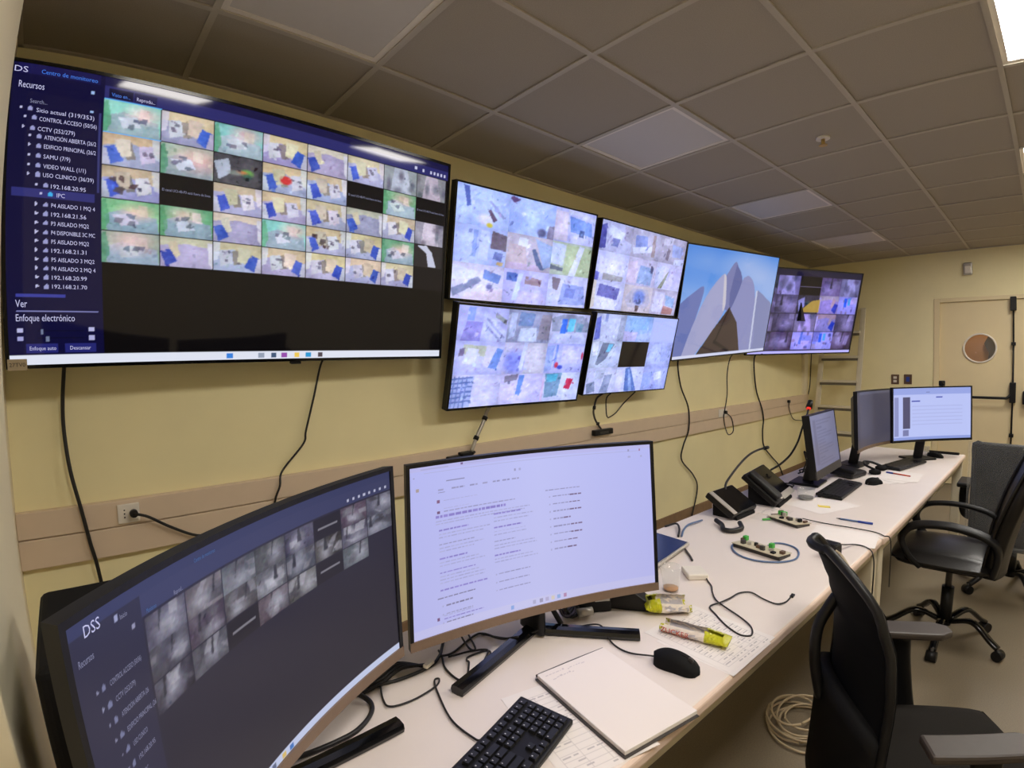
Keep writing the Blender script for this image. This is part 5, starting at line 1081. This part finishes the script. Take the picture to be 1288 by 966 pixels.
tube('cable', [(1.0, -1.30, DZ + .02), (.985, -1.375, z5), (.995, -1.39, z5), (1.02, -1.33, z5), (1.03, -1.28, DZ + .02)], .0026, M_cable, tb)
tube('cable', [(.92, -1.375, DZ + .006), (.98, -1.395, DZ + .006), (1.012, -1.42, DZ + .006), (.975, -1.455, DZ + .012)], .0026, M_cable, tb)
cord('power_cable', 'thick black cord arching on the table under the dark curved monitor', [(.66, -1.36, DZ + .03), (.69, -1.4, DZ + .008), (.675, -1.44, DZ + .007), (.63, -1.47, DZ + .007), (.58, -1.475, DZ + .007), (.52, -1.47, DZ + .007), (.44, -1.47, DZ + .02)], .0055)
tb = thing('cable_bundle', 'flat bundle of dark cables with a white plug beside the dark curved monitor', 'cables', (.74, -1.34, DZ))
for i in range(4): tube('cable', [(.68, -1.36 + .008 * i, z5 + .004 * (i % 2)), (.74, -1.36 + .012 * i, z5 + .003), (.8, -1.35 + .01 * i, DZ + .014), (.86, -1.36 - .004 * i, z5)], .004, M_cable, tb)
box('plug', (.03, .014, .009), frame((.862, -1.375, DZ + .012), R(20)), M_white, tb, bev=.002)
# dark clutter on the far table
t = thing('desk_phone', 'black desk phone with a small grey window behind the far keyboard', 'telephone', (3.86, -1.475, DZ), R(-12)); Mt = MW[t]
box('body', (.19, .17, .035), Mt @ Matrix.Translation((0, 0, .027)) @ Matrix.Rotation(R(6), 4, 'X'), M_black, t, bev=.014, seg=3)
box('handset', (.045, .18, .026), Mt @ Matrix.Translation((-.065, 0, .05)) @ Matrix.Rotation(R(6), 4, 'X'), M_black, t, bev=.012, seg=3); box('window', (.06, .022, .002), Mt @ Matrix.Translation((.03, .045, .0445)) @ Matrix.Rotation(R(6), 4, 'X'), M_silver, t)
t = thing('cable_bundle', 'heap of black cables behind the three small monitors', 'cables', (3.95, -1.28, DZ))
for i in range(9):
    rg = random.Random(20 + i); pts = [(3.7 + .06 * i, -1.27 + rg.uniform(-.04, .03), DZ + .008)]
    for k in range(5): pts.append((3.75 + .06 * i + rg.uniform(-.12, .12), -1.29 + rg.uniform(-.05, .04), DZ + .01 + rg.uniform(0, .16 if 0 < k < 4 else .02)))
    tube('cable', pts, .0045, M_cable, t)
t = thing('cable_bundle', 'blue and black cable coil under the grey-screened computer', 'cables', (3.3, -1.33, DZ))
for i in range(4): tube('cable', [(3.2 + .05 * math.cos(a * 1.2) + .02 * i, -1.33 + .04 * math.sin(a * 1.2), DZ + .008 + .006 * i) for a in range(7)], .004, M_bluec if i == 1 else M_cable, t)
t = thing('headset', 'black headset lying behind the papers on the far table', 'headset', (4.1, -1.57, DZ)); tube('band', [(4.02, -1.6, DZ + .03), (4.04, -1.54, DZ + .05), (4.1, -1.52, DZ + .06), (4.16, -1.55, DZ + .05), (4.18, -1.6, DZ + .03)], .008, M_black, t)
for x in (4.02, 4.18): lathe('ear_pad', [(.02, 0), (.034, .008), (.034, .022), (.02, .03)], Matrix.Translation((x, -1.6, DZ)), M_blackm, t, seg=20)
t = thing('cable_tray', 'black strip lying across the far end of the table', 'tray', (5.14, -1.83, DZ)); bb('tray', 5.12, 5.165, -1.93, -1.73, DZ, DZ + .014, M_black, t, bev=.004); bb('lip', 5.12, 5.126, -1.93, -1.73, DZ + .014, DZ + .02, M_black, t)
t = thing('glass_cup', 'small clear glass on the base of the far lavender monitor', 'glass', (4.97, -1.73, DZ)); lathe('glass', [(.024, 0), (.028, .07), (.026, .07), (.022, .006)], Matrix.Translation((4.97, -1.73, DZ)), M_glass, t, seg=24); lathe('water', [(.0215, .0065), (.0232, .03)], Matrix.Translation((4.97, -1.73, DZ)), M_glass, t, seg=20)

# ------------------------------------------------------------------ chairs
def star_base(t, Mt, rad, mt, capmat, col_top, start=0.0, arch=.05):
    for k in range(5):
        a = start + 2 * math.pi * k / 5; dx, dy = math.cos(a), math.sin(a)
        sp = tube('base_leg', [Mt @ Vector((dx * .03, dy * .03, .115)), Mt @ Vector((dx * rad * .5, dy * rad * .5, .115 + arch * .3)), Mt @ Vector((dx * rad * .85, dy * rad * .85, .085)), Mt @ Vector((dx * rad, dy * rad, .06))], .02, mt, t, seg=8, n=5, flat=(.019, .012))
        c_ = Vector((dx * (rad + .005), dy * (rad + .005), .028)); s_ = Vector((-dy, dx, 0))
        cs = cyl('caster', Mt @ (c_ - s_ * .024), Mt @ (c_ + s_ * .024), .0275, capmat, t, seg=16)
        cyl('caster_stem', Mt @ Vector((dx * rad, dy * rad, .03)), Mt @ Vector((dx * rad, dy * rad, .07)), .008, M_dgrey, t, seg=8)
    cyl('column', Mt @ Vector((0, 0, .09)), Mt @ Vector((0, 0, .3)), .03, M_black, t); cyl('gas_lift', Mt @ Vector((0, 0, .28)), Mt @ Vector((0, 0, col_top)), .016, M_dgrey, t)
def cushion(name, Mt, w, d, h, z, mt, t, crown=.015, taper=0.0):
    n = 14; V = []; F = []
    for side in (1, 0):
        for j in range(n + 1):
            for i in range(n + 1):
                a, b = i / n * 2 - 1, j / n * 2 - 1
                a2 = a * math.sqrt(1 - b * b * .14); b2 = b * math.sqrt(1 - a * a * .14); e = max(0, (1 - a ** 6) * (1 - b ** 6)) ** .5
                V.append(Mt @ Vector((a2 * w / 2 * (1 - taper * (b + 1) / 2), b2 * d / 2, z + (h * (.5 + .5 * e) + crown * (1 - a * a) * (1 - b * b) if side else h * (.5 - .5 * e)))))
    n1 = (n + 1) ** 2
    for j in range(n):
        for i in range(n):
            k = j * (n + 1) + i; F.append((k, k + 1, k + n + 2, k + n + 1)); F.append((n1 + k, n1 + k + n + 1, n1 + k + n + 2, n1 + k + 1))
    for i in range(n):
        for (a, b) in ((i, i + 1), (n * (n + 1) + i + 1, n * (n + 1) + i), ((i + 1) * (n + 1), i * (n + 1)), (i * (n + 1) + n, (i + 1) * (n + 1) + n)): F.append((b, a, n1 + a, n1 + b))
    return mesh(name, V, F, mt, t, True)
def interp(z, tab):
    for (a, fa), (b, fb) in zip(tab, tab[1:]):
        if z <= b: k = max(0, (z - a) / (b - a)); k = k * k * (3 - 2 * k); return fa + (fb - fa) * k
    return tab[-1][1]
# --- near chair: local +y is the direction the sitter faces, +x the far arm side
rz1 = math.atan2(-.85, .53) - R(90)
c1 = thing('office_chair', 'black mesh-backed office chair with grey arm pads in the foreground', 'chair', (1.78, -2.30, 0), rz1); Mc = MW[c1]
O1 = MW[c1].inverted() @ Vector((1.66, -2.11, 0)); oy = O1.y; ox = O1.x
def L1(x, y, z): return Mc @ Vector((ox + x, oy + y, z))
cl_ = [(.44, -.065), (.6, -.06), (.75, -.055), (.86, -.06), (.93, -.08), (1.0, -.105), (1.05, -.135)]
wd_ = [(.44, .19), (.6, .205), (.78, .2), (.88, .185), (.95, .165), (1.01, .12), (1.05, .05)]
def back1(u, v):
    x = (u * 2 - 1); z = .44 + (1.045 - .44) * v
    w = interp(z, wd_); y = interp(z, cl_) + .05 * (x ** 2) * (1 if z < .95 else max(.3, 1 - (z - .95) * 5))
    return L1(x * w, y, z)
fdir = (Mc.to_3x3() @ Vector((0, 1, 0)))
shell('backrest', back1, 20, 24, fdir * .014, M_mesh, c1)
rim = [back1(0, v) for v in np.linspace(0, 1, 14)] + [back1(u, 1) for u in np.linspace(.1, .9, 5)] + [back1(1, v) for v in np.linspace(1, 0, 14)]
tube('back_frame', rim, .011, M_black, c1, seg=8, n=2)
def low1(u, v):
    x = u * 2 - 1; z = .40 + (.655 - .40 + .055 * (1 - x * x)) * v; return L1(x * .205, -.1 + .06 * x * x + .012 * (v - .5), z)
shell('lumbar_cover', low1, 14, 8, fdir * .03, M_blackm, c1)
tube('lumbar_loop', [L1(-.02, -.066, .905), L1(-.015, -.085, .875), L1(-.008, -.108, .83), L1(0, -.116, .77), L1(0, -.11, .71), L1(0, -.095, .64)], .014, M_black, c1, seg=10)
cushion('seat', Matrix.Translation((0, 0, 0)) @ Mc @ Matrix.Translation((ox, oy + .235, 0)), .52, .48, .07, .425, M_fabric, c1)
box('seat_pan', (.4, .36, .03), Mc @ Matrix.Translation((ox, oy + .23, .41)), M_black, c1, bev=.01)
for s in (1, -1):
    xa = .265 * s
    o = prism('arm_pad', [(-.04, -.12), (.04, -.12), (.045, .1), (.02, .14), (-.02, .14), (-.045, .1)], 0, .022, Mc @ Matrix.Translation((ox + xa + .01 * s, oy + (.17 if s > 0 else .2), .69)), M_armpad, c1, bev=.007)
    tube('arm_post', [L1(xa * 1.02, .19, .69), L1(xa * 1.04, .2, .6), L1(xa * 1.0, .22, .47), L1(xa * .8, .23, .42)], .02, M_black, c1, seg=10, flat=(.034, .016))
star_base(c1, Mc @ Matrix.Translation((ox, oy + .22, 0)), .3, M_black, M_black, .42, .3)
# --- leather chair at the far table
c2 = thing('office_chair', 'black leather chair with looped arms pushed up to the far table', 'chair', (3.56, -2.08, 0), R(2)); M2 = MW[c2]
def L2(x, y, z): return M2 @ Vector((x, y, z))
star_base(c2, M2, .285, M_gloss, M_black, .45, R(-112), .12)
box('mechanism', (.17, .26, .05), M2 @ Matrix.Translation((-.01, .0, .425)), M_black, c2, bev=.012)
cushion('seat', M2 @ Matrix.Translation((-.02, .02, 0)), .5, .48, .085, .445, M_leather, c2, .02)
for k in range(2):
    s = 1 if k else -1; x = .245 * s - .02
    tube('armrest', [L2(x * .9, .12, .46), L2(x, .17, .52), L2(x, .2, .6), L2(x, .15, .668), L2(x, .02, .69), L2(x, -.12, .672), L2(x, -.2, .63), L2(x * .98, -.215, .56), L2(x * .93, -.2, .47)], .02, M_black, c2, seg=10, flat=(.024, .014))
def back2(u, v):
    x = u * 2 - 1; z = .45 + .62 * v; w = interp(z, [(.45, .2), (.6, .235), (.85, .25), (1.0, .23), (1.07, .17)]); y = -.2 - .05 * v - .14 * v * v + .05 * x * x
    return L2(x * w - .02, y, z)
b2 = M2.to_3x3() @ Vector((0, -.06, -.005))
shell('backrest', back2, 14, 16, b2, M_leather, c2)
tube('back_piping', [back2(0, v) for v in np.linspace(0, 1, 9)] + [back2(u, 1) for u in np.linspace(.15, .85, 5)] + [back2(1, v) for v in np.linspace(1, 0, 9)], .008, M_leather, c2, n=2)
tube('tilt_lever', [L2(-.02, .05, .44), L2(-.16, .06, .47), L2(-.2, .06, .475)], .006, M_chrome, c2)
# --- chair wrapped in plastic film, turned away
c3 = thing('office_chair', 'mesh-backed chair still wrapped in clear plastic film near the door', 'chair', (4.55, -2.33, 0), R(-90)); M3 = MW[c3]
def L3(x, y, z): return M3 @ Vector((x, y, z))
star_base(c3, M3, .31, M_black, M_black, .43, R(-62), .1)
cushion('seat', M3 @ Matrix.Translation((0, .05, 0)), .5, .48, .08, .43, M_fabric, c3)
def back3(u, v):
    x = u * 2 - 1; z = .33 + .63 * v; return L3(x * .235, -.235 - .02 * v + .03 * x * x, z)
b3 = M3.to_3x3() @ Vector((0, .02, 0))
shell('backrest', back3, 12, 12, b3, M_mesh, c3)
tube('back_frame', [back3(0, v) for v in np.linspace(0, 1, 8)] + [back3(u, 1) for u in np.linspace(.08, .92, 6)] + [back3(1, v) for v in np.linspace(1, 0, 8)] + [back3(u, 0) for u in np.linspace(.92, 0, 6)], .015, M_black, c3, n=2)
rg = random.Random(11); wob = {}
def film3(u, v):
    x = u * 2 - 1; k = (u, v); wob[k] = .004 * math.sin(u * 17 + v * 9) + .003 * math.sin(v * 31 - u * 12); return L3(x * .262, -.268 - .02 * v + .02 * x * x + wob[k], .3 + .675 * v)
shell('plastic_film', film3, 20, 20, M3.to_3x3() @ Vector((0, .0008, 0)), M_film, c3)
tube('film_edge', [film3(0, v) for v in np.linspace(0, 1, 8)] + [film3(u, 1) for u in np.linspace(.1, 1, 8)], .005, M_film, c3, n=2)
for s in (1, -1):
    box('arm_pad', (.075, .25, .03), M3 @ Matrix.Translation((.3 * s, .02, .665)), M_black, c3, bev=.01, seg=3); tube('arm_post', [L3(.3 * s, .03, .66), L3(.305 * s, .03, .55), L3(.29 * s, .04, .45), L3(.2 * s, .05, .43)], .018, M_black, c3, flat=(.028, .014))
tube('back_bar', [L3(0, -.22, .5), L3(0, -.2, .42), L3(0, 0, .41)], .02, M_black, c3, flat=(.035, .012))
# cable coil on the floor under the table
cc = thing('cable_coil', 'loose coil of beige cable on the floor under the near table', 'cable', (2.39, -1.74, 0)); rg = random.Random(2)
for k in range(7):
    rx, ry = rg.uniform(.09, .16), rg.uniform(.07, .14); cx_, cy_ = 2.39 + rg.uniform(-.04, .04), -1.74 + rg.uniform(-.035, .035); ph = rg.uniform(0, 6)
    tube('loop', [(cx_ + rx * math.cos(ph + a * .52), cy_ + ry * math.sin(ph + a * .52), .008 + .007 * k + .004 * math.sin(a)) for a in range(13)], .0045, M_beige, cc, n=4)
# sprinkler in the ceiling
sp = thing('sprinkler', 'small brass sprinkler head in a ceiling tile', 'sprinkler', (3.33, -1.50, H)); cyl('rose', (3.33, -1.5, H + .007), (3.33, -1.5, H - .004), .035, M_white, sp); cyl('head', (3.33, -1.5, H), (3.33, -1.5, H - .035), .01, M_brass, sp); cyl('deflector', (3.33, -1.5, H - .035), (3.33, -1.5, H - .038), .022, M_brass, sp)
for o in bpy.data.objects:
    if o.name.startswith(('screen_lettering', 'sticker_print')): o['kind'] = 'stuff'
bpy.context.view_layer.update()
